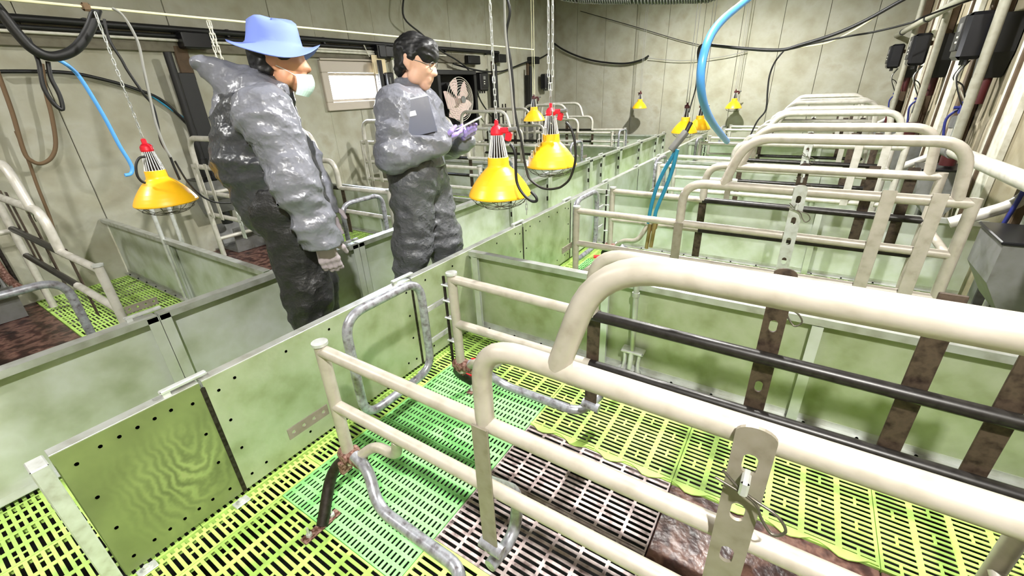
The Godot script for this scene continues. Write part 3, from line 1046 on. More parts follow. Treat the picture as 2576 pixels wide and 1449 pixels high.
		for y in [0.42, 0.62, 0.8, 0.95]:
			obj(t, "rung", rod(V(0.092, y, -0.23), V(0.092, y, -0.12), 0.009, 8), M.galv_edge)
		obj(t, "elbow", tubes(bend([V(0.10, 0.45, -0.17), V(0.13, 0.25, -0.18), V(0.32, 0.2, -0.20)], 0.08), 0.026, 10), M.rusty)

func control_box(at: Vector3, s: float, label: String) -> void:
	var t := thing("control_box", label, "control box", at, 0, "feeder control boxes")
	obj(t, "housing", boxs(V(0, 0, 0), V(0.13, 0.27, 0.21), 0.02), M.blackgloss)
	obj(t, "front_cover", boxs(V(-s * 0.068, 0.02, 0), V(0.016, 0.2, 0.17), 0.012), M.black)
	obj(t, "display", boxs(V(-s * 0.077, 0.055, 0.025), V(0.004, 0.05, 0.055), 0.001), M.hopper)
	for q in 2:
		obj(t, "button", boxs(V(-s * 0.077, 0.0 - q * 0.03, 0.03), V(0.006, 0.012, 0.03), 0.001), M.pvc_white)
	for q in 3:
		obj(t, "cable_gland", rod(V(0, -0.135, -0.06 + q * 0.06), V(0, -0.165, -0.06 + q * 0.06), 0.012, 8), M.black)
	obj(t, "bracket", boxs(V(s * 0.075, 0.05, 0), V(0.03, 0.04, 0.05), 0.003), M.wood)

# ---------- things on the left wall ----------
func build_wall_gear() -> void:
	var x := XW
	var t := thing("cable_tray", "weathered board strip running along the left wall under the black pipes", "board", V(x, 1.775, 0))
	obj(t, "board", boxs(V(0.016, 0, -2.3), V(0.03, 0.12, 7.2), 0.004), M.trunk)
	t = thing("wall_pipe", "upper thick black pipe along the left wall", "pipe", V(x + 0.045, 1.875, 0))
	obj(t, "pipe", rod(V(0, 0, 1.4), V(0, 0.015, -6.75), 0.026, 10), M.cable)
	for k in 8:
		obj(t, "pipe_clip", boxs(V(-0.01, 0.004, 0.6 - k), V(0.05, 0.065, 0.025), 0.003), M.black)
	t = thing("wall_pipe", "lower thin black pipe along the left wall", "pipe", V(x + 0.05, 1.825, 0))
	obj(t, "pipe", rod(V(0, 0, 1.4), V(0, 0.01, -5.2), 0.014, 8), M.cable)
	t = thing("light_tube", "pale slim plastic tube along the left wall just above the board strip", "pipe", V(x + 0.05, 1.80, 0))
	obj(t, "pipe", rod(V(0, 0, 1.4), V(0, 0, -5.4), 0.011, 8), M.pvc_white)
	t = thing("light_tube", "pale plastic tube on the left wall just over the window", "pipe", V(x + 0.05, 1.775, 0))
	obj(t, "pipe", rod(V(0, 0.0, -2.9), V(0, 0, -4.1), 0.013, 8), M.pvc_white)
	obj(t, "joint", rod(V(0, 0, -3.95), V(0, 0, -4.05), 0.018, 8), M.pvc_white)
	# note, box and handset beside the window
	t = thing("paper_note", "buff paper card hanging beside the window", "note", V(x + 0.09, 1.66, -4.09))
	obj(t, "card", boxs(V(0, 0, 0), V(0.004, 0.20, 0.21), 0.001), M.paper)
	for q in [-0.07, 0.13]:
		obj(t, "string", rod(V(0, 0.08, q), V(-0.01, 0.2, q + 0.05), 0.006, 6), M.pvc_white)
	t = thing("switch_box", "dark box over the buff card by the window", "box", V(x + 0.07, 1.80, -4.17))
	obj(t, "housing", boxs(V(0, 0, 0), V(0.12, 0.15, 0.2), 0.01), M.blackgloss)
	obj(t, "cover", boxs(V(0.064, 0, 0), V(0.012, 0.12, 0.17), 0.006), M.black)
	t = thing("switch_box", "upright dark grey box right of the window below the buff card", "box", V(x + 0.1, 1.42, -4.19))
	obj(t, "housing", boxs(V(0, 0, 0), V(0.12, 0.30, 0.10), 0.012), M.blackgloss)
	obj(t, "label_plate", boxs(V(0.062, 0.06, 0.02), V(0.004, 0.07, 0.02), 0.001), M.hopper)
	t = thing("conduit", "pair of pale vertical trunkings right of the window", "pipe", V(x + 0.03, 0, -4.42))
	for q in [0.0, 0.06]:
		obj(t, "tube", boxs(V(0, 1.2, q), V(0.04, 1.15, 0.035), 0.004), M.pvc_white)
	t = thing("junction_box", "small black junction box high on the left wall near the far corner", "box", V(x + 0.06, 1.76, -6.0))
	obj(t, "housing", boxs(V(0, 0, 0), V(0.1, 0.12, 0.3), 0.01), M.black)
	obj(t, "lid", boxs(V(0.054, 0, 0), V(0.012, 0.1, 0.26), 0.005), M.blackgloss)
	control_box(V(x + 0.14, 1.45, -6.10), -1.0, "black control box beside the wall fan on the left wall")
	control_box(V(x + 0.14, 1.44, -8.2), -1.0, "black control box on the left wall near the far corner")
	# wall fan in its black box
	t = thing("wall_fan", "round wire wall fan with pinkish blades in a black square box", "fan", V(x, 1.215, -5.40))
	var g := Shape.new()
	for q in [[0, 0.36, 0.9, 0.06], [0, -0.36, 0.9, 0.06]]:
		g.box(V(0.12, q[1], 0), V(0.24, q[3], 0.88), Basis.IDENTITY, 0.006)
	for q in [-0.41, 0.41]:
		g.box(V(0.12, 0, q), V(0.24, 0.66, 0.06), Basis.IDENTITY, 0.006)
	g.box(V(0.01, 0, 0), V(0.02, 0.66, 0.76))
	obj(t, "housing", g, M.black)
	var b := Basis(Vector3.BACK, Vector3.RIGHT, Vector3.DOWN)
	for q in 9:
		var r := 0.045 + q * 0.0318
		var p := PackedVector3Array()
		for i in 40:
			var a := TAU * i / 40.0
			p.append(V(0.30 - 0.05 * (r / 0.30) * (r / 0.30), cos(a) * r, sin(a) * r))
		g = Shape.new()
		g.tube(p, 0.0045 if q == 8 else 0.0032, 6, false, true)
		obj(t, "guard_ring", g, M.pvc_white)
	for q in 5:
		var a := TAU * q / 5.0 + 0.3
		g = Shape.new()
		var pr := Vector3(0, cos(a), sin(a))
		var tg := Vector3(0, -sin(a), cos(a))
		var pp := []
		for i in 7:
			var u := i / 6.0
			var rr := 0.05 + u * 0.225
			var wd := 0.045 + 0.075 * sin(u * PI * 0.62)
			var lo := pr * rr - tg * wd + V(0.20 - 0.03, 0, 0)
			var hi := pr * rr + tg * wd + V(0.20 + 0.03, 0, 0)
			pp.append([lo, hi])
		for i in 6:
			var nn := Vector3(1, 0, 0)
			g.quad(pp[i][0], pp[i][1], pp[i + 1][1], pp[i + 1][0], nn)
			g.quad(pp[i][0] - V(0.003, 0, 0), pp[i][1] - V(0.003, 0, 0), pp[i + 1][1] - V(0.003, 0, 0), pp[i + 1][0] - V(0.003, 0, 0), -nn)
		obj(t, "blade", g, M.fanblade)
	obj(t, "hub", rod(V(0.16, 0, 0), V(0.25, 0, 0), 0.055, 18), M.fanblade)
	obj(t, "badge", rod(V(0.30, 0, 0), V(0.31, 0, 0), 0.05, 18), M.hopper)
	obj(t, "motor", rod(V(0.02, 0, 0), V(0.16, 0, 0), 0.07, 16), M.black)
	t = thing("floor_panel_pipe", "slim pole standing against the dark left divider", "pole", V(-3.45, 0, -1.01))
	obj(t, "pole", rod(V(0, 0.02, 0), V(0, 0.73, -0.005), 0.013, 10), M.zinc)
	obj(t, "foot", boxs(V(0.0, 0.06, 0), V(0.07, 0.022, 0.05), 0.004), M.zinc)
	t = thing("floor_panel_pipe", "second slim pole behind the dark left divider", "pole", V(-3.42, 0, -1.10))
	obj(t, "pole", rod(V(0, 0.02, 0), V(0, 0.95, 0), 0.012, 10), M.zinc)
	obj(t, "cap", rod(V(0, 0.95, 0), V(0, 0.96, 0), 0.015, 10), M.navy)
	# rope along the left pens
	t = thing("hanging_rope", "pale rope stretched along the left pens near the ceiling", "rope", V(-2.56, 1.68, 0))
	obj(t, "rope", rod(V(0, 0, 1.5), V(0, 0, -4.4), 0.0055, 8), M.rope)
	obj(t, "knot", boxs(V(0, 0, -0.80), V(0.02, 0.03, 0.03), 0.008), M.brownrope)

# ---------- heat lamps ----------
func build_lamps() -> void:
	var L := [
		[V(-2.552, 0.878, -0.821), "orange-yellow heat lamp hanging over the nearest left pen", 1.68, 1, 2.6],
		[V(-1.04, 0.907, -1.486), "yellow heat lamp hanging lower, nearer of the big pair in the middle", 2.95, 1, 0.2],
		[V(-1.076, 0.947, -2.006), "yellow heat lamp on a doubled chain, farther of the big pair in the middle", 2.95, 1, 0.1],
		[V(-2.817, 0.964, -4.83), "yellow heat lamp hanging over the far left crates below the corner", 2.95, 0, 0.5],
		[V(-1.105, 0.827, -5.038), "amber heat lamp in front of another one beside the blue hose", 2.95, 0, 2.0],
		[V(-1.105, 0.796, -5.774), "amber heat lamp half hidden behind the other beside the blue hose", 2.95, 0, 0.3],
		[V(-2.706, 0.916, -8.5), "small far heat lamp with a shadow on the back wall, left of the two", 2.95, 0, 2.4],
		[V(-1.14, 0.886, -8.6), "small far heat lamp with a shadow on the back wall, right of the two", 2.95, 0, 0.4]]
	for i in L.size():
		var q: Array = L[i]
		var t := thing("heat_lamp", q[1], "lamp", q[0], q[4], "yellow heat lamps")
		var near: bool = q[3] == 1
		var sg := 36 if near else 20
		var prof := PackedVector2Array()
		var top := [Vector2(0.1285, -0.004), Vector2(0.131, 0.0), Vector2(0.130, 0.006), Vector2(0.124, 0.018), Vector2(0.115, 0.034), Vector2(0.103, 0.052), Vector2(0.089, 0.070), Vector2(0.074, 0.087), Vector2(0.060, 0.101), Vector2(0.050, 0.110), Vector2(0.0455, 0.115), Vector2(0.0440, 0.122), Vector2(0.0425, 0.150), Vector2(0.038, 0.152)]
		for p in top: prof.append(p)
		var s := Shape.new()
		s.lathe(prof, Vector3.ZERO, Basis.IDENTITY, sg)
		obj(t, "shade", s, M.yellow)
		s = Shape.new()
		var inn := PackedVector2Array()
		for p in top: inn.append(Vector2(maxf(p.x - 0.003, 0.001), p.y + 0.0005))
		inn.reverse()
		s.lathe(inn, Vector3.ZERO, Basis.IDENTITY, sg)
		obj(t, "lining", s, M.yellow_in)
		# pale fins of the cooling neck
		s = Shape.new()
		s.cyl(V(0, 0.15, 0), V(0, 0.235, 0), 0.026, 14, 0.014)
		obj(t, "socket", s, M.darksteel)
		var fin := Shape.new()
		fin.tube(PackedVector3Array([V(0.039, 0.150, 0), V(0.022, 0.238, 0)]), 0.0019, 5)
		var fm := fin.mesh()
		var nf := 20 if near else 8
		for k in nf:
			var f := put(t, "fin", fm, M.grille)
			f.rotation.y = TAU * k / nf
		s = Shape.new()
		s.lathe(PackedVector2Array([Vector2(0.024, 0.236), Vector2(0.026, 0.243), Vector2(0.024, 0.258), Vector2(0.016, 0.268), Vector2(0.010, 0.272), Vector2(0.0, 0.273)]), Vector3.ZERO, Basis.IDENTITY, 18)
		s.box(V(0, 0.279, 0), V(0.012, 0.026, 0.02), Basis.IDENTITY, 0.004)
		obj(t, "cap", s, M.red if near else M.darkred)
		s = Shape.new()
		s.box(V(0.034, 0.253, 0), V(0.040, 0.022, 0.026), Basis.IDENTITY, 0.005)
		s.box(V(0.050, 0.230, 0), V(0.024, 0.034, 0.022), Basis(Vector3.BACK, -0.25), 0.004)
		obj(t, "handle", s, M.red if near else M.darkred)
		obj(t, "plug", rod(V(0.052, 0.255, 0), V(0.085, 0.258, 0), 0.0095, 10), M.hopper)
		# wire guard under the rim
		if near or i in [4, 5, 7]:
			for k in 5:
				var a := PI * k / 5.0
				var p := []
				for j in 9:
					var u := -1.0 + j / 4.0
					p.append(V(cos(a) * 0.126 * u, -0.05 * (1.0 - u * u * u * u) - 0.003, sin(a) * 0.126 * u))
				obj(t, "guard_wire", tubes(curve(p, 3), 0.0013, 5), M.wire)
			for rr in [[0.105, -0.030], [0.065, -0.050]]:
				var p := PackedVector3Array()
				for j in 28:
					var a := TAU * j / 28.0
					p.append(V(cos(a) * rr[0], rr[1], sin(a) * rr[0]))
				s = Shape.new()
				s.tube(p, 0.0013, 5, false, true)
				obj(t, "guard_wire", s, M.wire)
		# heat bulb, not lit
		s = Shape.new()
		s.lathe(PackedVector2Array([Vector2(0.0, 0.012), Vector2(0.05, 0.018), Vector2(0.06, 0.035), Vector2(0.045, 0.07), Vector2(0.02, 0.11), Vector2(0.018, 0.148)]), Vector3.ZERO, Basis.IDENTITY, 20)
		obj(t, "heat_bulb", s, M.lens)
		# chain
		var ytop: float = q[2]
		var base: Vector3 = q[0] + V(0, 0.295, 0)
		var lab: String = ["thin twisted chain holding the nearest left lamp from the rope", "twisted steel chain holding the lower of the two big lamps", "doubled steel chain holding the farther of the two big lamps",
			"cord holding the far left lamp", "cord holding the front amber lamp", "cord holding the hidden amber lamp", "cord holding the left far lamp", "cord holding the right far lamp"][i]
		var ct := thing("lamp_chain" if near else "long_cord", lab, "chain" if near else "cord", base)
		var H := ytop - base.y
		if near:
			var lk := link_mesh(0.034 if i == 2 else 0.026, 0.009 if i == 2 else 0.008, 0.0021)
			var stp := 0.0285 if i == 2 else 0.0212
			var n := int(H / stp)
			for dbl in (2 if i == 2 else 1):
				for k in n:
					var o := put(ct, "link", lk, M.chain, V((dbl - 0.5) * 0.022 * minf(1.0, k * 0.25) if i == 2 else 0.0, 0.012 + k * stp, 0))
					o.rotation.y = (PI / 2 if k % 2 else 0.0) + 0.6 + k * 0.06
			if i == 2:      # free end draped over the shade
				for k in 20:
					var dx := -0.02 * minf(1.0, k / 4.0)
					if k > 3 and k < 10: dx = -0.02 - (k - 3) * 0.016
					if k >= 10: dx = -0.132
					var o := put(ct, "link", lk, M.chain, V(0.055 + dx * 0.95, -0.02 - k * 0.026, 0.075 - dx * 0.45))
					o.rotation.y = (PI / 2 if k % 2 else 0.0) + 0.4
		else:
			for e in [-0.012, 0.012]:
				obj(ct, "strand", rod(V(e, -0.01, 0), V(e * 1.5, H, 0), 0.0038, 6), M.rope if i == 3 else M.cable_grey)
	# loose chain hooked on the rope, and one doubled chain end by the farther big lamp
	var c := thing("loose_chain", "short doubled white chain hanging from the rope behind the man in the hat", "chain", V(-2.56, 1.67, -1.26))
	var lm := link_mesh(0.034, 0.010, 0.0024)
	for dbl in 2:
		for k in 9:
			var o := put(c, "link", lm, M.pvc_white, V(0, -0.015 - k * 0.026, (dbl - 0.5) * (0.008 + k * 0.003)))
			o.rotation.y = 0.9 + (PI / 2 if k % 2 else 0.0)

func link_mesh(L: float, w: float, r: float) -> ArrayMesh:
	var p := PackedVector3Array()
	for i in 16:
		var a := TAU * i / 16.0
		var hy := L / 2 - w / 2
		p.append(V(cos(a) * w / 2, sin(a) * w / 2 + (hy if sin(a) > 0.0 else -hy), 0))
	var s := Shape.new()
	s.tube(p, r, 6, false, true)
	return s.mesh()

# ---------- smaller things ----------
func build_small() -> void:
	# drinker on the first divider
	var t := thing("drinker", "cast metal drinker cup on a pipe fixed to the nearest sheet divider", "drinker", V(-0.5, 0, -1.755))
	var s := Shape.new()
	s.cyl(V(0, 0.545, 0.035), V(0.005, 0.165, 0.03), 0.0125, 10)
	s.cyl(V(0, 0.47, 0.034), V(0, 0.45, 0.034), 0.017, 10)
	obj(t, "pipe", s, M.galv_edge)
	s = Shape.new()
	s.box(V(0.005, 0.165, 0.022), V(0.085, 0.012, 0.045), Basis.IDENTITY, 0.004)
	s.tube(bend([V(-0.024, 0.162, 0.03), V(-0.02, 0.11, 0.032), V(-0.03, 0.07, 0.04)], 0.03), 0.007, 8)
	s.tube(bend([V(0.034, 0.162, 0.03), V(0.028, 0.11, 0.032), V(0.038, 0.07, 0.04)], 0.03), 0.007, 8)
	obj(t, "bracket", s, M.zinc)
	s = Shape.new()
	s.lathe(PackedVector2Array([Vector2(0.012, 0.03), Vector2(0.035, 0.036), Vector2(0.05, 0.055), Vector2(0.055, 0.085), Vector2(0.050, 0.085), Vector2(0.043, 0.058), Vector2(0.02, 0.045), Vector2(0.0, 0.043)]), V(0, 0, 0.055), Basis.IDENTITY, 20)
	obj(t, "cup", s, M.zinc)
	obj(t, "nipple", rod(V(0.004, 0.165, 0.036), V(0.004, 0.10, 0.05), 0.009, 10), M.zinc)
	for ch in ["bracket", "cup", "nipple"]:
		var part := t.get_node(ch) as Node3D
		part.scale = Vector3(1.25, 1.25, 1.25)
		part.position = V(0, -0.045, -0.008)
	t = thing("pipe_stub", "short pale pipe stub beside the drinker pipe behind the divider", "pipe", V(-0.47, 0, -1.82))
	obj(t, "pipe", rod(V(0, 0.05, 0), V(0, 0.56, 0), 0.011, 10), M.pvc_white)
	obj(t, "collar", rod(V(0, 0.50, 0), V(0, 0.52, 0), 0.015, 10), M.pvc_white)
	# brass ends of the two teal hoses
	for q in [[V(-0.700, 0.47, -2.58), "left brass hose fitting at the end of the teal hoses"], [V(-0.668, 0.49, -2.56), "right brass hose fitting at the end of the teal hoses"]]:
		t = thing("hose_fitting", q[1], "fitting", q[0])
		obj(t, "nut", rod(V(0, 0.02, 0), V(0.005, 0.06, 0), 0.0165, 6), M.brass)
		obj(t, "tail", rod(V(-0.01, -0.10, 0), V(0, 0.03, 0), 0.0115, 10), M.brass)
		obj(t, "collar", rod(V(0.005, 0.06, 0), V(0.008, 0.075, 0), 0.013, 10), M.pvc_white)
	t = thing("hose_joint", "grey plastic joint where the two teal hoses meet", "fitting", V(-0.60, 0.985, -2.57))
	obj(t, "body", rod(V(-0.02, -0.02, 0.01), V(0.04, 0.075, -0.03), 0.02, 10), M.hopper)
	obj(t, "nozzle", rod(V(0.04, 0.075, -0.03), V(0.055, 0.12, -0.05), 0.012, 10), M.black)
	# corrugated duct along the top
	t = thing("corrugated_duct", "dark ribbed hose hanging across the top of the picture", "duct")
	var path := curve([V(-2.5, 2.40, -4), V(-2.16, 2.13, -4), V(-1.93, 2.025, -4), V(-1.37, 1.945, -4), V(-1.0, 1.905, -4), V(-0.72, 1.915, -4), V(-0.3, 2.2, -4)], 30)
	s = Shape.new()
	s.tube(path, 0.046, 14)
	obj(t, "hose", s, M.black)
	s = Shape.new()
	var acc := 0.0
	for i in range(1, path.size()):
		acc += path[i].distance_to(path[i - 1])
		if acc > 0.017:
			acc = 0.0
			var d := (path[i] - path[i - 1]).normalized()
			s.cyl(path[i] - d * 0.004, path[i] + d * 0.004, 0.053, 14)
	var rb := obj(t, "rib", s, M.hopper)
	rb.set_meta("kind", "stuff")
	# brackets holding the sheets to the floor
	var bl := ["small bolted plate on the floor at the nearest gate hinge", "small bolted plate on the floor near the bottom edge of the picture", "small bolted plate on the floor beside the hoop gate"]
	var bp := [V(-1.444, 0.003, -0.352), V(-1.452, 0.003, -0.07), V(-1.43, 0.003, -1.27)]
	for i in 3:
		t = thing("floor_bracket", bl[i], "bracket", bp[i])
		obj(t, "plate", boxs(V(0, 0, 0), V(0.036, 0.005, 0.05), 0.002), M.zinc)
		s = Shape.new()
		s.cyl(V(0, 0.002, 0), V(0, 0.008, 0), 0.012, 12)
		s.cyl(V(0, 0.008, 0), V(0, 0.015, 0), 0.008, 6)
		obj(t, "nut", s, M.zinc)
	# red plastic pieces by the far feet
	var rp := [[V(-1.215, 0.006, -1.48), 0.3, "larger bright red plastic piece on the floor by the far crate foot"], [V(-1.195, 0.006, -1.365), 0.2, "smaller bright red plastic piece on the floor by the far crate foot"], [V(-1.26, 0.006, -3.22), 0.2, "red plastic piece on the floor of the second pen on the right"]]
	for q in rp:
		t = thing("plastic_clip", q[2], "clip", q[0], q[1])
		s = Shape.new()
		s.prism(PackedVector2Array([Vector2(-0.06, -0.02), Vector2(0.06, -0.026), Vector2(0.06, 0.0), Vector2(-0.015, 0.012), Vector2(-0.02, 0.035), Vector2(-0.05, 0.03)]), Vector3.ZERO, Basis(Vector3.RIGHT, Vector3.BACK, Vector3.UP), 0.010)
		obj(t, "body", s, M.red)
		obj(t, "lip", boxs(V(0.02, 0.008, -0.012), V(0.07, 0.008, 0.006), 0.002), M.red)
	# boot tip at the bottom left corner
	t = thing("rubber_boot", "dark muddy boot tip at the bottom left corner of the picture", "boot", V(-1.95, 0, 0.335), 0.2)
	s = Shape.new()
	s.ball(V(0, 0.05, 0), V(0.05, 0.05, 0.12), 18)
	s.ball(V(0.0, 0.09, 0.09), V(0.048, 0.09, 0.07), 18)
	obj(t, "foot", s, M.boot)
	s = Shape.new()
	s.box(V(0, 0.011, 0.01), V(0.095, 0.02, 0.24), Basis.IDENTITY, 0.008)
	obj(t, "sole", s, M.black)

func line(nm: String, label: String, cat: String, m: String, r: float, p: Array, group := "") -> void:
	var s := Shape.new()
	s.tube(curve(p, 5), r, 7)
	tag(obj(self, nm, s, M[m]), label, cat, group)

func build_lines() -> void:
	line("cable_bundle", "thick sagging black cable bundle hooked on the rope at the top left", "cable", "cable", 0.0190, [V(-2.620, 1.705, -0.537), V(-2.620, 1.648, -0.556), V(-2.620, 1.576, -0.577), V(-2.620, 1.528, -0.598), V(-2.620, 1.503, -0.635), V(-2.620, 1.510, -0.685), V(-2.620, 1.540, -0.739), V(-2.620, 1.606, -0.801), V(-2.620, 1.686, -0.853)])
	line("cable_loop", "small loop of dark cable dangling below the sagging bundle", "cable", "cable", 0.0080, [V(-2.650, 1.568, -0.607), V(-2.650, 1.491, -0.608), V(-2.650, 1.434, -0.596), V(-2.650, 1.383, -0.588), V(-2.650, 1.330, -0.597), V(-2.650, 1.307, -0.616), V(-2.650, 1.360, -0.626), V(-2.650, 1.427, -0.623), V(-2.650, 1.485, -0.635)])
	line("brown_rope", "brown rope hanging in a long loop on the left wall", "rope", "brownrope", 0.0130, [V(-4.500, 1.573, -0.816), V(-4.500, 1.312, -0.792), V(-4.500, 1.061, -0.757), V(-4.500, 0.993, -0.772), V(-4.500, 0.970, -0.814), V(-4.500, 1.005, -0.879), V(-4.500, 1.094, -0.932), V(-4.500, 1.276, -0.976), V(-4.500, 1.429, -1.000), V(-4.500, 1.601, -1.043)])
	line("brown_rope", "brown rope trailing straight down the left wall at the picture edge", "rope", "brownrope", 0.0100, [V(-4.550, 1.188, -0.774), V(-4.550, 1.005, -0.766), V(-4.550, 0.815, -0.747), V(-4.550, 0.556, -0.728), V(-4.550, 0.321, -0.687)])
	line("water_hose", "slim blue hose ending in a hook shape above the nearest left lamp", "hose", "bluehose", 0.0085, [V(-2.750, 1.503, -0.691), V(-2.750, 1.474, -0.722), V(-2.750, 1.424, -0.744), V(-2.750, 1.275, -0.770), V(-2.750, 1.141, -0.784), V(-2.750, 1.066, -0.797), V(-2.750, 1.028, -0.797), V(-2.750, 1.006, -0.782), V(-2.750, 1.004, -0.759)])
	line("wall_cable", "dark cable sagging along the left wall under the black pipes", "cable", "cable", 0.0130, [V(-4.600, 1.556, -0.807), V(-4.600, 1.558, -1.017), V(-4.600, 1.549, -1.204), V(-4.600, 1.506, -1.374), V(-4.600, 1.449, -1.530), V(-4.600, 1.362, -1.692), V(-4.600, 1.226, -1.795), V(-4.600, 1.117, -1.854), V(-4.600, 0.966, -1.911)])
	line("wall_cable", "second thin cable splitting off along the left wall", "cable", "tealhose", 0.0080, [V(-4.600, 1.387, -1.644), V(-4.600, 1.253, -1.774), V(-4.600, 1.162, -1.869), V(-4.600, 1.051, -1.924), V(-4.600, 0.942, -1.913)])
	line("lamp_cable", "black cable running down to the plug of the nearest left lamp", "cable", "cable", 0.0055, [V(-2.500, 1.634, -0.826), V(-2.500, 1.560, -0.817), V(-2.500, 1.488, -0.833), V(-2.500, 1.443, -0.841), V(-2.500, 1.356, -0.867), V(-2.500, 1.307, -0.886), V(-2.500, 1.232, -0.880), V(-2.500, 1.155, -0.869), V(-2.500, 1.095, -0.881), V(-2.500, 1.037, -0.884), V(-2.500, 0.976, -0.888)])
	line("lamp_cable", "pale cable curving from the rope to the nearest left lamp", "cable", "cable_grey", 0.0055, [V(-2.480, 1.673, -0.860), V(-2.480, 1.655, -0.884), V(-2.480, 1.607, -0.901), V(-2.480, 1.541, -0.907), V(-2.480, 1.450, -0.894), V(-2.480, 1.355, -0.882), V(-2.480, 1.233, -0.867), V(-2.480, 1.130, -0.869), V(-2.480, 1.084, -0.878)])
	line("lamp_cable", "short black cable looping beside the nearest left lamp", "cable", "cable", 0.0055, [V(-2.500, 1.097, -0.789), V(-2.500, 1.094, -0.764), V(-2.500, 1.067, -0.743), V(-2.500, 1.025, -0.733), V(-2.500, 0.997, -0.739), V(-2.500, 0.986, -0.752)])
	line("lamp_cable", "thin cable trailing right from the rim of the nearest left lamp", "cable", "cable", 0.0045, [V(-2.550, 1.058, -0.913), V(-2.550, 0.959, -0.934), V(-2.550, 0.884, -0.970), V(-2.550, 0.849, -1.001), V(-2.550, 0.825, -1.042), V(-2.550, 0.812, -1.100), V(-2.550, 0.814, -1.142)])
	line("lamp_cable", "black cable making a wide loop under the lamp with the long doubled chain", "cable", "cable", 0.0055, [V(-1.141, 1.652, -1.750), V(-1.127, 1.596, -1.750), V(-1.149, 1.517, -1.750), V(-1.133, 1.422, -1.750), V(-1.124, 1.323, -1.750), V(-1.122, 1.238, -1.750), V(-1.106, 1.150, -1.750), V(-1.091, 1.097, -1.750), V(-1.079, 1.021, -1.750), V(-1.068, 0.969, -1.750), V(-1.054, 0.928, -1.750), V(-1.027, 0.905, -1.750), V(-0.989, 0.887, -1.750), V(-0.949, 0.883, -1.750), V(-0.910, 0.890, -1.750), V(-0.882, 0.902, -1.750), V(-0.843, 0.940, -1.750), V(-0.820, 1.014, -1.750), V(-0.823, 1.088, -1.750), V(-0.841, 1.143, -1.750), V(-0.866, 1.170, -1.750)])
	line("lamp_cable", "grey cable hanging straight between the two big hanging lamps", "cable", "cable_grey", 0.0050, [V(-1.118, 1.644, -1.700), V(-1.121, 1.521, -1.700), V(-1.114, 1.434, -1.700), V(-1.105, 1.344, -1.700), V(-1.099, 1.251, -1.700), V(-1.090, 1.138, -1.700)])
	line("lamp_cable", "cable from the plug of the lower big lamp, looping past its rim", "cable", "cable", 0.0055, [V(-0.908, 1.123, -1.380), V(-0.894, 1.106, -1.380), V(-0.887, 1.078, -1.380), V(-0.888, 1.022, -1.380), V(-0.884, 0.984, -1.380), V(-0.869, 0.956, -1.380), V(-0.844, 0.932, -1.380), V(-0.818, 0.920, -1.380), V(-0.801, 0.924, -1.380), V(-0.804, 0.939, -1.380), V(-0.824, 0.956, -1.380)])
	line("power_cable", "thick black cable slung across from the right wall to a hanging lamp", "cable", "cable", 0.0130, [V(-0.921, 1.421, -4.500), V(-0.945, 1.531, -4.500), V(-0.936, 1.585, -4.500), V(-0.895, 1.597, -4.500), V(-0.813, 1.582, -4.500), V(-0.592, 1.544, -4.500), V(-0.327, 1.512, -4.500), V(-0.196, 1.535, -4.500), V(0.023, 1.592, -4.500), V(0.197, 1.666, -4.500), V(0.409, 1.786, -4.500), V(0.6, 1.86, -4.55), V(0.985, 1.98, -4.6)])
	line("power_cable", "black cable running just below the thickest slung cable", "cable", "cable", 0.0070, [V(-0.604, 1.543, -4.600), V(-0.334, 1.511, -4.600), V(-0.095, 1.549, -4.600), V(0.104, 1.575, -4.600), V(0.269, 1.591, -4.600), V(0.463, 1.628, -4.600), V(0.540, 1.664, -4.600), V(0.86, 1.78, -4.9), V(0.985, 1.80, -5.05)])
	line("power_cable", "tan cable sagging beside the slung black cables on the right", "cable", "rope", 0.0060, [V(-0.234, 1.535, -4.800), V(-0.016, 1.553, -4.800), V(0.150, 1.630, -4.800), V(0.296, 1.734, -4.800), V(0.376, 1.789, -4.800), V(0.6, 1.9, -4.8), V(0.985, 2.0, -4.8)])
	line("power_cable", "black cable dropping from the slung cable to the fourth crate", "cable", "cable", 0.0070, [V(-0.299, 1.524, -4.700), V(-0.355, 1.436, -4.700), V(-0.377, 1.331, -4.700), V(-0.370, 1.205, -4.700), V(-0.357, 1.102, -4.700), V(-0.361, 1.037, -4.700), V(-0.407, 0.961, -4.700), V(-0.442, 0.841, -4.700)])
	line("power_cable", "thin cables dropping to the pair of lamps on the right", "cable", "cable", 0.0060, [V(-0.994, 1.592, -4.750), V(-0.989, 1.428, -4.750), V(-0.985, 1.259, -4.750), V(-1.009, 1.102, -4.750), V(-1.019, 1.038, -4.750)])
	line("wall_cable", "black cable sagging across the left part of the back wall", "cable", "cable", 0.0170, [V(-4.656, 2.144, -8.800), V(-4.450, 2.016, -8.800), V(-4.143, 1.882, -8.800), V(-3.802, 1.776, -8.800), V(-3.394, 1.703, -8.800), V(-3.082, 1.683, -8.800), V(-2.823, 1.725, -8.800), V(-2.704, 1.781, -8.800)])
	line("wall_cable", "thin straight line sloping across the upper back wall", "cable", "cable", 0.0060, [V(-4.087, 2.626, -8.820), V(-2.984, 2.258, -8.820), V(-2.260, 2.008, -8.820), V(-1.851, 1.884, -8.820)])
	line("wall_cable", "thin cable along the back wall between the two far lamps", "cable", "cable_grey", 0.0060, [V(-2.701, 1.743, -8.800), V(-2.216, 1.673, -8.800), V(-1.817, 1.659, -8.800), V(-1.383, 1.689, -8.800), V(-1.094, 1.738, -8.800)])
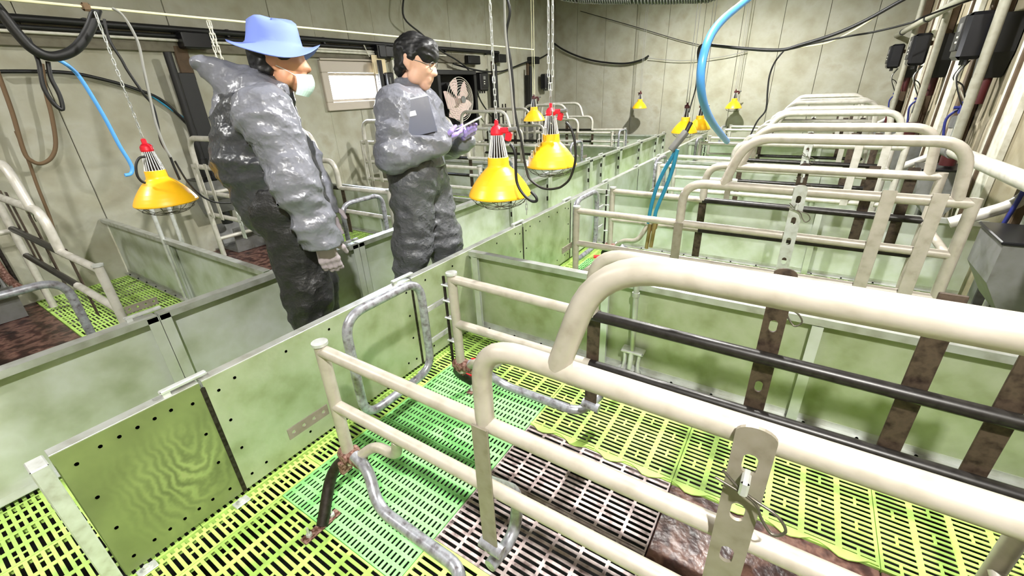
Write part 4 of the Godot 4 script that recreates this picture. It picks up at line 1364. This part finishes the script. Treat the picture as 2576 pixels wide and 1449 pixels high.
	line("wall_cable", "black cable crossing the left wall behind the man with the tablet", "cable", "cable", 0.0110, [V(-4.500, 2.414, -4.594), V(-4.500, 2.181, -4.554), V(-4.500, 2.027, -4.830), V(-4.500, 1.845, -5.190), V(-4.500, 1.737, -5.520), V(-4.500, 1.605, -5.784), V(-4.500, 1.401, -5.907), V(-4.500, 1.168, -6.035), V(-4.500, 0.926, -6.296)])
	line("wall_cable", "black cable sagging along the far left wall towards the corner", "cable", "cable", 0.0130, [V(-4.550, 1.698, -5.484), V(-4.550, 1.641, -5.853), V(-4.550, 1.601, -6.261), V(-4.550, 1.605, -6.716), V(-4.550, 1.670, -7.092), V(-4.550, 1.753, -7.497), V(-4.550, 1.831, -8.007), V(-4.550, 1.923, -8.369)])
	line("blue_hose", "thick light blue hose hanging in a wide arc from above", "hose", "bluehose", 0.0125, [V(-0.300, 1.617, -2.318), V(-0.300, 1.547, -2.007), V(-0.300, 1.482, -1.732), V(-0.300, 1.431, -1.573), V(-0.300, 1.381, -1.504), V(-0.300, 1.329, -1.490), V(-0.300, 1.275, -1.532), V(-0.300, 1.226, -1.621), V(-0.300, 1.172, -1.779), V(-0.300, 1.115, -1.991), V(-0.300, 1.053, -2.237)])
	line("teal_hose", "left one of two teal hoses running down to brass fittings", "hose", "tealhose", 0.0115, [V(-0.595, 0.970, -2.580), V(-0.616, 0.924, -2.580), V(-0.652, 0.848, -2.580), V(-0.683, 0.755, -2.580), V(-0.702, 0.659, -2.580), V(-0.711, 0.573, -2.580), V(-0.712, 0.531, -2.580)])
	line("teal_hose", "right one of two teal hoses running down to brass fittings", "hose", "tealhose", 0.0115, [V(-0.586, 0.971, -2.560), V(-0.591, 0.937, -2.560), V(-0.603, 0.854, -2.560), V(-0.631, 0.745, -2.560), V(-0.655, 0.668, -2.560), V(-0.670, 0.607, -2.560), V(-0.671, 0.566, -2.560)])

# ---------- people ----------
# bones: [a, b, ra, rb]; a smooth union of tapered capsules meshed as surface nets
func skin(bones: Array, cell: float, k: float, fold := 0.0, freq := 6.0, cuts := [], sd := 1) -> Shape:
	var lo := Vector3.ONE * 1e9
	var hi := -lo
	for b in bones:
		for e in 2:
			var rr: float = b[2 + e] + fold + cell * 2.5
			lo = lo.min(b[e] - Vector3.ONE * rr)
			hi = hi.max(b[e] + Vector3.ONE * rr)
	var nx := int((hi.x - lo.x) / cell) + 2
	var ny := int((hi.y - lo.y) / cell) + 2
	var nz := int((hi.z - lo.z) / cell) + 2
	var f := PackedFloat32Array()
	f.resize(nx * ny * nz)
	f.fill(1.0)
	for b in bones:
		var a: Vector3 = b[0]
		var ab: Vector3 = b[1] - a
		var l2 := maxf(ab.length_squared(), 1e-9)
		var ra: float = b[2]
		var rb: float = b[3]
		var m := maxf(ra, rb) + k + fold + cell * 2.0
		var p0 := ((a.min(b[1]) - Vector3.ONE * m - lo) / cell).floor().max(Vector3.ZERO)
		var p1 := ((a.max(b[1]) + Vector3.ONE * m - lo) / cell).ceil()
		for ix in range(int(p0.x), mini(nx, int(p1.x) + 1)):
			for iy in range(int(p0.y), mini(ny, int(p1.y) + 1)):
				var row := (ix * ny + iy) * nz
				for iz in range(int(p0.z), mini(nz, int(p1.z) + 1)):
					var p := lo + Vector3(ix, iy, iz) * cell - a
					var t := clampf(p.dot(ab) / l2, 0.0, 1.0)
					var d := (p - ab * t).length() - lerpf(ra, rb, t)
					var o := f[row + iz]
					if d - o > k: continue
					var h := maxf(k - absf(d - o), 0.0) / k
					f[row + iz] = minf(d, o) - h * h * k * 0.25
	var nf := FastNoiseLite.new()
	nf.seed = sd
	nf.noise_type = FastNoiseLite.TYPE_SIMPLEX_SMOOTH
	nf.fractal_type = FastNoiseLite.FRACTAL_RIDGED
	nf.fractal_octaves = 2
	nf.frequency = freq
	if fold > 0.0 or cuts.size() > 0:
		for ix in nx:
			for iy in ny:
				for iz in nz:
					var i := (ix * ny + iy) * nz + iz
					if absf(f[i]) > fold * 2.0 + cell * 3.0: 
						if f[i] > 0.0 or cuts.size() == 0: continue
					var p := lo + Vector3(ix, iy, iz) * cell
					if fold > 0.0:
						f[i] -= fold * (0.62 * nf.get_noise_3d(p.x * 0.7, p.y * 2.1 + p.x * 0.7, p.z * 0.8 + 0.3 * p.y) + 0.42 * nf.get_noise_3d(p.x + 7.0, p.y * 0.8, p.z * 1.2))
					for c in cuts:
						f[i] = maxf(f[i], (p - c[0]).dot(c[1]))
	var s := Shape.new()
	var id := PackedInt32Array()
	id.resize(nx * ny * nz)
	id.fill(-1)
	var sy := nz
	var sx := ny * nz
	var off := [0, 1, sy, sy + 1, sx, sx + 1, sx + sy, sx + sy + 1]
	for ix in nx - 1:
		for iy in ny - 1:
			var base := (ix * ny + iy) * nz
			for iz in nz - 1:
				var i := base + iz
				var c0 := f[i]
				if absf(c0) > cell * 2.6: continue
				var inside := 0
				for o in off:
					if f[i + o] < 0.0: inside += 1
				if inside == 0 or inside == 8: continue
				var sum := Vector3.ZERO
				var cnt := 0
				for e in [[0, 1], [2, 3], [4, 5], [6, 7], [0, 2], [1, 3], [4, 6], [5, 7], [0, 4], [1, 5], [2, 6], [3, 7]]:
					var u: float = f[i + off[e[0]]]
					var w: float = f[i + off[e[1]]]
					if (u < 0.0) == (w < 0.0): continue
					var t := u / (u - w)
					var pa := Vector3(e[0] >> 2, (e[0] >> 1) & 1, e[0] & 1)
					var pb := Vector3(e[1] >> 2, (e[1] >> 1) & 1, e[1] & 1)
					sum += pa.lerp(pb, t)
					cnt += 1
				id[i] = s.v.size()
				s.v.append(lo + (Vector3(ix, iy, iz) + sum / cnt) * cell)
				var g := Vector3(f[i + sx] - c0 + f[i + sx + sy + 1] - f[i + sy + 1], f[i + sy] - c0 + f[i + sx + sy + 1] - f[i + sx + 1], f[i + 1] - c0 + f[i + sx + sy + 1] - f[i + sx + sy])
				s.n.append(g.normalized())
	for ix in range(1, nx - 1):
		for iy in range(1, ny - 1):
			for iz in range(1, nz - 1):
				var i := (ix * ny + iy) * nz + iz
				var c := f[i]
				if absf(c) > cell * 2.6: continue
				for ax in 3:
					var st: int = [sx, sy, 1][ax]
					var d: float = f[i + st]
					if (c < 0.0) == (d < 0.0): continue
					var u: int = [sy, 1, sx][ax]
					var w: int = [1, sx, sy][ax]
					var q := [id[i], id[i - u], id[i - u - w], id[i - w]]
					if q.min() < 0: continue
					# clockwise from outside
					if c < 0.0: s.ix.append_array(PackedInt32Array([q[0], q[2], q[1], q[0], q[3], q[2]]))
					else: s.ix.append_array(PackedInt32Array([q[0], q[1], q[2], q[0], q[2], q[3]]))
	# vertex normals from the faces
	var nn := PackedVector3Array()
	nn.resize(s.v.size())
	for j in range(0, s.ix.size(), 3):
		var a := s.v[s.ix[j]]
		var cr := (s.v[s.ix[j + 2]] - a).cross(s.v[s.ix[j + 1]] - a)
		for q in 3: nn[s.ix[j + q]] += cr
	for j in nn.size():
		var v0 := nn[j].normalized()
		s.n[j] = v0 if v0.length() > 0.5 else s.n[j]
	return s

# head bones round the centre c, looking along +z turned by the basis b
func head_bones(c: Vector3, b: Basis) -> Array:
	var o := []
	for q in [[0, 0.035, -0.018, 0, 0.03, 0.012, 0.079, 0.076], [0, 0.01, -0.035, 0, -0.01, 0.025, 0.068, 0.066], [0, -0.03, 0.035, 0, -0.075, 0.058, 0.056, 0.036],
		[-0.035, -0.06, 0.02, 0.035, -0.06, 0.02, 0.040, 0.040], [0, -0.094, 0.062, 0, -0.094, 0.066, 0.021, 0.021],
		[0, 0.012, 0.088, 0, -0.026, 0.108, 0.009, 0.0125], [-0.012, -0.028, 0.094, 0.012, -0.028, 0.094, 0.0095, 0.0095],
		[-0.03, 0.03, 0.080, 0.03, 0.03, 0.080, 0.012, 0.012], [-0.033, -0.012, 0.066, -0.033, -0.02, 0.066, 0.021, 0.02], [0.033, -0.012, 0.066, 0.033, -0.02, 0.066, 0.021, 0.02],
		[-0.014, -0.051, 0.088, 0.014, -0.051, 0.088, 0.0075, 0.0075], [-0.012, -0.062, 0.086, 0.012, -0.062, 0.086, 0.0085, 0.0085]]:
		o.append([c + b * V(q[0], q[1], q[2]), c + b * V(q[3], q[4], q[5]), q[6], q[7]])
	for e in [-1.0, 1.0]:
		for q in [[0.076, 0.016, -0.006, 0.081, 0.02, -0.022], [0.081, 0.02, -0.022, 0.078, -0.01, -0.022], [0.078, -0.01, -0.022, 0.073, -0.032, -0.006], [0.074, 0.0, -0.008, 0.074, -0.012, -0.006]]:
			o.append([c + b * V(e * q[0], q[1], q[2]), c + b * V(e * q[3], q[4], q[5]), 0.008, 0.008])
	return o

# five fingers: palm from the wrist w along direction d, palm normal n; curl in radians per joint
func hand_bones(w: Vector3, d: Vector3, n: Vector3, curl: float, thumb_side: float, sc := 1.0) -> Array:
	var o := []
	d = d.normalized()
	n = (n - d * n.dot(d)).normalized()
	var sdv := n.cross(d) * thumb_side
	for q in 4:
		var u := (q - 1.5) * 0.0195 * sc
		var k0: Vector3 = w + d * 0.088 * sc + sdv * -u
		o.append([w + d * 0.018 * sc + sdv * -u * 0.6, k0, 0.0135 * sc, 0.0115 * sc])
		var L: float = [0.068, 0.078, 0.073, 0.057][q] * sc
		var p: Vector3 = k0
		var a := curl * 0.7
		for j in 3:
			var dd := d * cos(a) + n * sin(a)
			var e: Vector3 = p + dd * L * [0.44, 0.31, 0.25][j]
			o.append([p, e, (0.0092 - j * 0.0008) * sc, (0.0086 - j * 0.0009) * sc])
			p = e
			a += curl
	var t0 := w + d * 0.028 * sc + sdv * 0.03 * sc
	var t1 := t0 + (d * 0.6 + sdv * 0.7 + n * 0.25).normalized() * 0.042 * sc
	var t2 := t1 + (d * 0.85 + sdv * 0.15 + n * 0.5).normalized() * 0.034 * sc
	o.append([w + d * 0.02 * sc + sdv * 0.01 * sc, t0, 0.015 * sc, 0.013 * sc])
	o.append([t0, t1, 0.012 * sc, 0.0105 * sc])
	o.append([t1, t2, 0.0102 * sc, 0.0085 * sc])
	return o

func grow(bones: Array, e: float) -> Array:
	var o := []
	for b in bones: o.append([b[0], b[1], b[2] + e, b[3] + e])
	return o

func build_people() -> void:
	person_hat()
	person_tablet()

func person_hat() -> void:
	var fd := Vector2(0.509, -0.861)
	var t := thing("person", "man in a blue bucket hat and dark rain suit standing in the aisle, side view", "person", V(-1.90, 0, -1.03), atan2(fd.x, fd.y))
	var hb := Basis(Vector3.UP, -0.12) * Basis(Vector3.RIGHT, 0.10)
	var hc := V(0, 1.452, 0.115)
	var torso := [[V(0, 0.93, 0.02), V(0, 1.12, 0.0), 0.098, 0.105], [V(0, 1.12, 0.0), V(0, 1.24, 0.0), 0.105, 0.085], [V(-0.15, 1.25, 0.02), V(0.15, 1.25, 0.02), 0.062, 0.062], [V(0, 1.26, 0.0), V(0, 1.40, 0.08), 0.06, 0.054]]
	var ra := [[V(-0.19, 1.25, 0.03), V(-0.25, 1.00, 0.07), 0.056, 0.044], [V(-0.25, 1.00, 0.07), V(-0.235, 0.765, 0.115), 0.044, 0.032]]
	var la := [[V(0.19, 1.25, 0.03), V(0.245, 1.03, 0.12), 0.05, 0.04], [V(0.245, 1.03, 0.12), V(0.2, 0.82, 0.17), 0.04, 0.03]]
	var legs := []
	for e in [-1.0, 1.0]:
		var fz := 0.03 if e > 0 else -0.01
		legs.append([V(e * 0.085, 0.90, 0.01), V(e * 0.085, 0.48, 0.02 + fz), 0.085, 0.06])
		legs.append([V(e * 0.085, 0.48, 0.02 + fz), V(e * 0.09, 0.10, -0.02 + fz), 0.06, 0.042])
	var body := skin(torso + ra + la + legs, 0.015, 0.05)
	body.add(skin(head_bones(hc, hb), 0.0045, 0.018))
	obj(t, "body", body, M.skin)
	# rain jacket: loose, with the hood lying on the back
	var jb := [[V(0, 0.885, 0.015), V(0, 1.10, -0.02), 0.158, 0.178], [V(0, 1.10, -0.025), V(0, 1.23, -0.025), 0.178, 0.135], [V(-0.16, 1.245, 0.015), V(0.16, 1.245, 0.015), 0.085, 0.085],
		[V(0, 1.27, 0.01), V(0, 1.335, 0.05), 0.09, 0.08], [V(0, 0.90, -0.02), V(0, 0.84, 0.01), 0.15, 0.15]]
	obj(t, "jacket", skin(jb, 0.011, 0.05, 0.024, 4.2, [[V(0, 0.775, 0), Vector3.DOWN]], 4), M.jacket)  # body darker than sleeves and hood: shade put into its colour
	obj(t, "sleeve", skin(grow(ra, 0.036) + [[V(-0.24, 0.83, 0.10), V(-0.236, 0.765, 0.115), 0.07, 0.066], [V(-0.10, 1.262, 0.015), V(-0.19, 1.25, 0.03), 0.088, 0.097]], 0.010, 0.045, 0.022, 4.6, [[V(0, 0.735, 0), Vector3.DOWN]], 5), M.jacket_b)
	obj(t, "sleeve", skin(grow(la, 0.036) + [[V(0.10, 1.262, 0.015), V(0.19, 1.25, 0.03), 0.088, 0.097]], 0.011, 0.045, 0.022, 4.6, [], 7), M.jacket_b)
	var hood := [[V(-0.07, 1.335, 0.0), V(0.07, 1.335, 0.0), 0.066, 0.066], [V(0, 1.35, -0.02), V(0, 1.44, -0.15), 0.085, 0.030], [V(-0.08, 1.34, 0.03), V(-0.055, 1.34, 0.105), 0.036, 0.026], [V(0.08, 1.34, 0.03), V(0.055, 1.34, 0.105), 0.036, 0.026], [V(0, 1.33, -0.05), V(0, 1.25, -0.12), 0.075, 0.05]]
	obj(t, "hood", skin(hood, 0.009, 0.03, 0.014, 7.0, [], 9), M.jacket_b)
	obj(t, "trousers", skin(grow(legs, 0.036) + [[V(-0.06, 0.88, 0.01), V(0.06, 0.88, 0.01), 0.135, 0.135]], 0.012, 0.04, 0.02, 4.0, [[V(0, 0.06, 0), Vector3.DOWN]], 6), M.trousers)
	for e in [-1.0, 1.0]:
		var fz := 0.03 if e > 0 else -0.01
		obj(t, "boot", skin([[V(e * 0.09, 0.2, -0.02 + fz), V(e * 0.09, 0.06, -0.02 + fz), 0.062, 0.052], [V(e * 0.09, 0.05, -0.03 + fz), V(e * 0.10, 0.042, 0.13 + fz), 0.05, 0.042]], 0.011, 0.03, 0.0, 5.0, [[V(0, 0.002, 0), Vector3.DOWN]]), M.boot)
	obj(t, "glove", skin(hand_bones(V(-0.235, 0.765, 0.115), V(0.02, -1, 0.14), V(1, 0, 0.15), 0.35, -1.0, 1.12) + [[V(-0.235, 0.80, 0.11), V(-0.235, 0.76, 0.116), 0.042, 0.036]], 0.004, 0.008, 0.0), M.glove)
	obj(t, "glove", skin(hand_bones(V(0.2, 0.82, 0.17), V(-0.02, -1, 0.14), V(-1, 0, 0.15), 0.35, 1.0, 1.12) + [[V(0.2, 0.85, 0.165), V(0.2, 0.81, 0.172), 0.042, 0.036]], 0.005, 0.008, 0.0), M.glove)
	# hair, face mask pulled under the chin, hat
	var hbn := []
	for q in [[0, 0.03, -0.035, 0, -0.055, -0.052, 0.074, 0.05], [-0.06, 0.02, -0.02, -0.058, -0.045, -0.038, 0.026, 0.02], [0.06, 0.02, -0.02, 0.058, -0.045, -0.038, 0.026, 0.02], [-0.06, 0.028, 0.03, 0.06, 0.028, 0.03, 0.03, 0.03]]:
		hbn.append([hc + hb * V(q[0], q[1], q[2]), hc + hb * V(q[3], q[4], q[5]), q[6], q[7]])
	obj(t, "hair", skin(hbn, 0.006, 0.025, 0.006, 18.0), M.hair)
	# face mask pulled down to the chin: a curved cloth patch
	var mk := Shape.new()
	var rows := []
	for j in 9:
		var v0 := j / 8.0
		var row := []
		for i in 15:
			var u := (i / 14.0) * 2.0 - 1.0
			var an := u * 1.2
			row.append(hc + hb * V(sin(an) * 0.066, lerpf(-0.046, -0.132, v0) + 0.012 * u * u * (v0 - 0.3) + 0.0015 * sin(v0 * 25.0), 0.030 + cos(an) * (0.090 + 0.012 * sin(v0 * PI) - 0.022 * v0 * v0)))
		rows.append(row)
	for j in 8:
		for i in 14:
			var nn: Vector3 = (rows[j][i + 1] - rows[j][i]).cross(rows[j + 1][i] - rows[j][i]).normalized() * -1.0
			if nn.dot(rows[j][i] - hc) < 0.0: nn = -nn
			mk.quad(rows[j][i], rows[j][i + 1], rows[j + 1][i + 1], rows[j + 1][i], nn)
			mk.quad(rows[j][i] - nn * 0.002, rows[j][i + 1] - nn * 0.002, rows[j + 1][i + 1] - nn * 0.002, rows[j + 1][i] - nn * 0.002, -nn)
	var mask := obj(t, "face_mask", mk, M.mask)
	var ms := Shape.new()
	for e in [-1.0, 1.0]:
		ms.tube(curve([hc + hb * V(e * 0.042, -0.07, 0.085), hc + hb * V(e * 0.068, -0.04, 0.035), hc + hb * V(e * 0.084, -0.02, -0.015)]), 0.002, 5)
	obj(mask, "ear_loop", ms, M.white)
	obj(t, "hat", hat_mesh(hc + hb * V(0, 0.052, -0.004), hb), M.hat)

func hat_mesh(c: Vector3, b: Basis) -> Shape:
	var s := Shape.new()
	var prof := [Vector2(0.001, 0.088), Vector2(0.050, 0.086), Vector2(0.070, 0.082), Vector2(0.084, 0.072), Vector2(0.090, 0.045), Vector2(0.094, 0.018), Vector2(0.097, 0.004), Vector2(0.105, -0.004), Vector2(0.132, -0.010), Vector2(0.160, -0.010), Vector2(0.162, -0.013), Vector2(0.160, -0.015), Vector2(0.132, -0.015), Vector2(0.105, -0.009), Vector2(0.094, -0.002), Vector2(0.09, 0.02)]
	var N := 48
	var k0 := 0
	for j in prof.size():
		for i in N + 1:
			var a := TAU * i / N
			var r: float = prof[j].x
			var y: float = prof[j].y
			var w := clampf((r - 0.10) / 0.06, 0.0, 1.0)
			# brim rises front and back, dips at the sides; the crown is dented and creased
			y += w * (0.030 * cos(2.0 * a) + 0.007 * sin(3.0 * a + 1.0)) - w * 0.010
			if j < 6: y += 0.008 * sin(2.0 * a + 0.6) * (r / 0.08) + 0.004 * sin(5.0 * a)
			r *= 1.0 + 0.02 * sin(4.0 * a + j)
			s.v.append(c + b * V(sin(a) * r * 0.93, y, cos(a) * r * 1.04))
			s.n.append(Vector3.UP)
	for j in prof.size() - 1:
		for i in N:
			var a := j * (N + 1) + i
			var e := a + N + 1
			s.ix.append_array(PackedInt32Array([a, a + 1, e, a + 1, e + 1, e]))
	var nn := PackedVector3Array()
	nn.resize(s.v.size())
	for j in range(0, s.ix.size(), 3):
		var p := s.v[s.ix[j]]
		var cr := (s.v[s.ix[j + 2]] - p).cross(s.v[s.ix[j + 1]] - p)
		for q in 3: nn[s.ix[j + q]] += cr
	for j in nn.size(): s.n[j] = nn[j].normalized() if nn[j].length() > 1e-9 else Vector3.UP
	return s

func person_tablet() -> void:
	var fd := Vector2(0.927, -0.362)
	var t := thing("person", "bareheaded man with black hair and purple gloves in the aisle, reading a phone", "person", V(-1.796, 0, -1.779), atan2(fd.x, fd.y))
	var hb := Basis(Vector3.UP, 0.05) * Basis(Vector3.RIGHT, 0.30)
	var hc := V(0, 1.452, 0.062)
	var torso := [[V(0, 0.92, 0.0), V(0, 1.12, 0.0), 0.095, 0.10], [V(0, 1.12, 0.0), V(0, 1.24, 0.0), 0.10, 0.085], [V(-0.15, 1.255, 0.0), V(0.15, 1.255, 0.0), 0.058, 0.058], [V(0, 1.27, -0.005), V(0, 1.39, 0.03), 0.055, 0.05]]
	var ra := [[V(-0.185, 1.255, 0.0), V(-0.25, 1.03, -0.015), 0.052, 0.042], [V(-0.25, 1.03, -0.015), V(-0.125, 1.085, 0.185), 0.042, 0.029]]
	var la := [[V(0.185, 1.255, 0.0), V(0.235, 1.02, 0.09), 0.052, 0.042], [V(0.235, 1.02, 0.09), V(0.105, 1.07, 0.245), 0.042, 0.029]]
	var legs := [[V(-0.085, 0.90, 0.0), V(-0.10, 0.49, -0.05), 0.08, 0.058], [V(-0.10, 0.49, -0.05), V(-0.13, 0.10, -0.13), 0.058, 0.04],
		[V(0.085, 0.90, 0.0), V(0.10, 0.49, 0.065), 0.08, 0.058], [V(0.10, 0.49, 0.065), V(0.12, 0.10, 0.075), 0.058, 0.04]]
	var body := skin(torso + ra + la + legs, 0.015, 0.05)
	body.add(skin(head_bones(hc, hb), 0.0045, 0.018))
	obj(t, "body", body, M.skin_pale)
	var jb := [[V(0, 0.97, 0.0), V(0, 1.12, -0.005), 0.148, 0.155], [V(0, 1.12, -0.005), V(0, 1.24, -0.01), 0.155, 0.12], [V(-0.155, 1.25, 0.0), V(0.155, 1.25, 0.0), 0.078, 0.078], [V(0, 1.26, -0.01), V(0, 1.325, 0.015), 0.082, 0.066]]
	obj(t, "jacket", skin(jb + grow(ra, 0.034) + grow(la, 0.034), 0.011, 0.045, 0.022, 4.5, [[V(0, 0.94, 0), Vector3.DOWN]], 14), M.jacket_b)
	obj(t, "trousers", skin(grow(legs, 0.040) + [[V(-0.05, 0.90, 0.0), V(0.05, 0.90, 0.0), 0.128, 0.128]], 0.012, 0.04, 0.024, 4.0, [[V(0, 0.06, 0), Vector3.DOWN]], 16), M.trousers_b)
	for q in [[-0.13, -0.13], [0.12, 0.075]]:
		obj(t, "boot", skin([[V(q[0], 0.2, q[1] + 0.01), V(q[0], 0.06, q[1]), 0.06, 0.05], [V(q[0], 0.05, q[1] - 0.01), V(q[0] * 1.1, 0.042, q[1] + 0.15), 0.05, 0.042]], 0.011, 0.03, 0.0, 5.0, [[V(0, 0.002, 0), Vector3.DOWN]]), M.boot)
	# gloves closed round the phone
	obj(t, "glove", skin(hand_bones(V(-0.125, 1.085, 0.185), V(0.72, 0.12, 0.70), V(0.35, 0.9, -0.2), 0.42, -1.0, 1.05) + [[V(-0.15, 1.075, 0.145), V(-0.12, 1.087, 0.19), 0.036, 0.03]], 0.004, 0.007), M.purple)
	obj(t, "glove", skin(hand_bones(V(0.105, 1.07, 0.245), V(-0.75, 0.25, 0.62), V(-0.1, 0.9, -0.4), 0.45, 1.0, 1.05) + [[V(0.135, 1.06, 0.20), V(0.10, 1.07, 0.25), 0.036, 0.03]], 0.004, 0.007), M.purple)
	# hair with a fringe
	var hbn := []
	for q in [[0, 0.055, -0.02, 0, 0.05, 0.03, 0.076, 0.07], [0, 0.03, -0.045, 0, -0.05, -0.058, 0.074, 0.045], [-0.062, 0.03, -0.01, -0.06, -0.03, -0.04, 0.030, 0.02], [0.062, 0.03, -0.01, 0.06, -0.03, -0.04, 0.030, 0.02],
		[-0.05, 0.07, 0.05, -0.054, 0.045, 0.070, 0.032, 0.018], [-0.015, 0.08, 0.06, -0.02, 0.045, 0.088, 0.032, 0.015], [0.022, 0.08, 0.06, 0.02, 0.043, 0.088, 0.032, 0.015], [0.052, 0.07, 0.05, 0.056, 0.042, 0.070, 0.032, 0.018]]:
		hbn.append([hc + hb * V(q[0], q[1], q[2]), hc + hb * V(q[3], q[4], q[5]), q[6], q[7]])
	obj(t, "hair", skin(hbn, 0.0055, 0.022, 0.007, 14.0, [], 3), M.hair)
	# glasses
	var g := Shape.new()
	for e in [-1.0, 1.0]:
		var p := PackedVector3Array()
		for i in 20:
			var a := TAU * i / 20.0
			p.append(hc + hb * V(e * 0.033 + cos(a) * 0.025, 0.006 + sin(a) * 0.018, 0.101 - absf(cos(a) * e + 0.2) * 0.006))
		g.tube(p, 0.0018, 6, false, true)
		g.tube(PackedVector3Array([hc + hb * V(e * 0.058, 0.01, 0.094), hc + hb * V(e * 0.082, 0.012, -0.01)]), 0.0017, 6)
	g.tube(PackedVector3Array([hc + hb * V(-0.009, 0.01, 0.104), hc + hb * V(0.009, 0.01, 0.104)]), 0.0018, 6)
	obj(t, "glasses", g, M.hopper)
	# eyes and mouth
	for e in [-1.0, 1.0]:
		var es := Shape.new()
		es.ball(hc + hb * V(e * 0.033, 0.006, 0.078), V(0.012, 0.009, 0.009), 12)
		obj(t, "eye", es, M.white)
	# phone and clipboard are held: things of their own
	var at := t.position
	var rb := Basis(Vector3.UP, t.rotation.y)
	var ph := thing("phone", "light coloured phone held flat in the purple gloves", "phone", at + rb * V(-0.005, 1.155, 0.315))
	ph.basis = rb * Basis(Vector3.UP, 0.25) * Basis(Vector3.RIGHT, -0.40)
	obj(ph, "case", boxs(Vector3.ZERO, V(0.074, 0.009, 0.155), 0.003), M.white)
	obj(ph, "screen", boxs(V(0, 0.005, 0), V(0.068, 0.001, 0.146)), M.blackgloss)
	var cb := thing("clipboard", "clear grey folder with papers clamped under the bareheaded man's right arm", "folder", at + rb * V(-0.205, 1.20, 0.105))
	var cd := Vector3(-at.x, 0, -at.z).normalized()
	var wide := Vector3(-cd.z, 0, cd.x) * -1.0
	if wide.x < 0.0: wide = -wide
	var bz := (cd + Vector3.UP * 0.15).normalized()
	var by := (bz.cross(wide)).normalized()
	cb.basis = Basis(wide, by, wide.cross(by)) * Basis(Vector3.BACK, 0.16)
	obj(cb, "cover", boxs(V(0, 0, 0.006), V(0.185, 0.165, 0.004), 0.0015), M.clear)
	obj(cb, "papers", boxs(V(0.0, 0.006, -0.003), V(0.182, 0.165, 0.010), 0.001), M.white)
	obj(cb, "back_cover", boxs(V(0, 0, -0.012), V(0.19, 0.17, 0.004), 0.0015), M.jacket_b)
	obj(cb, "label_strip", boxs(V(-0.03, 0.02, 0.009), V(0.09, 0.022, 0.001)), M.white)
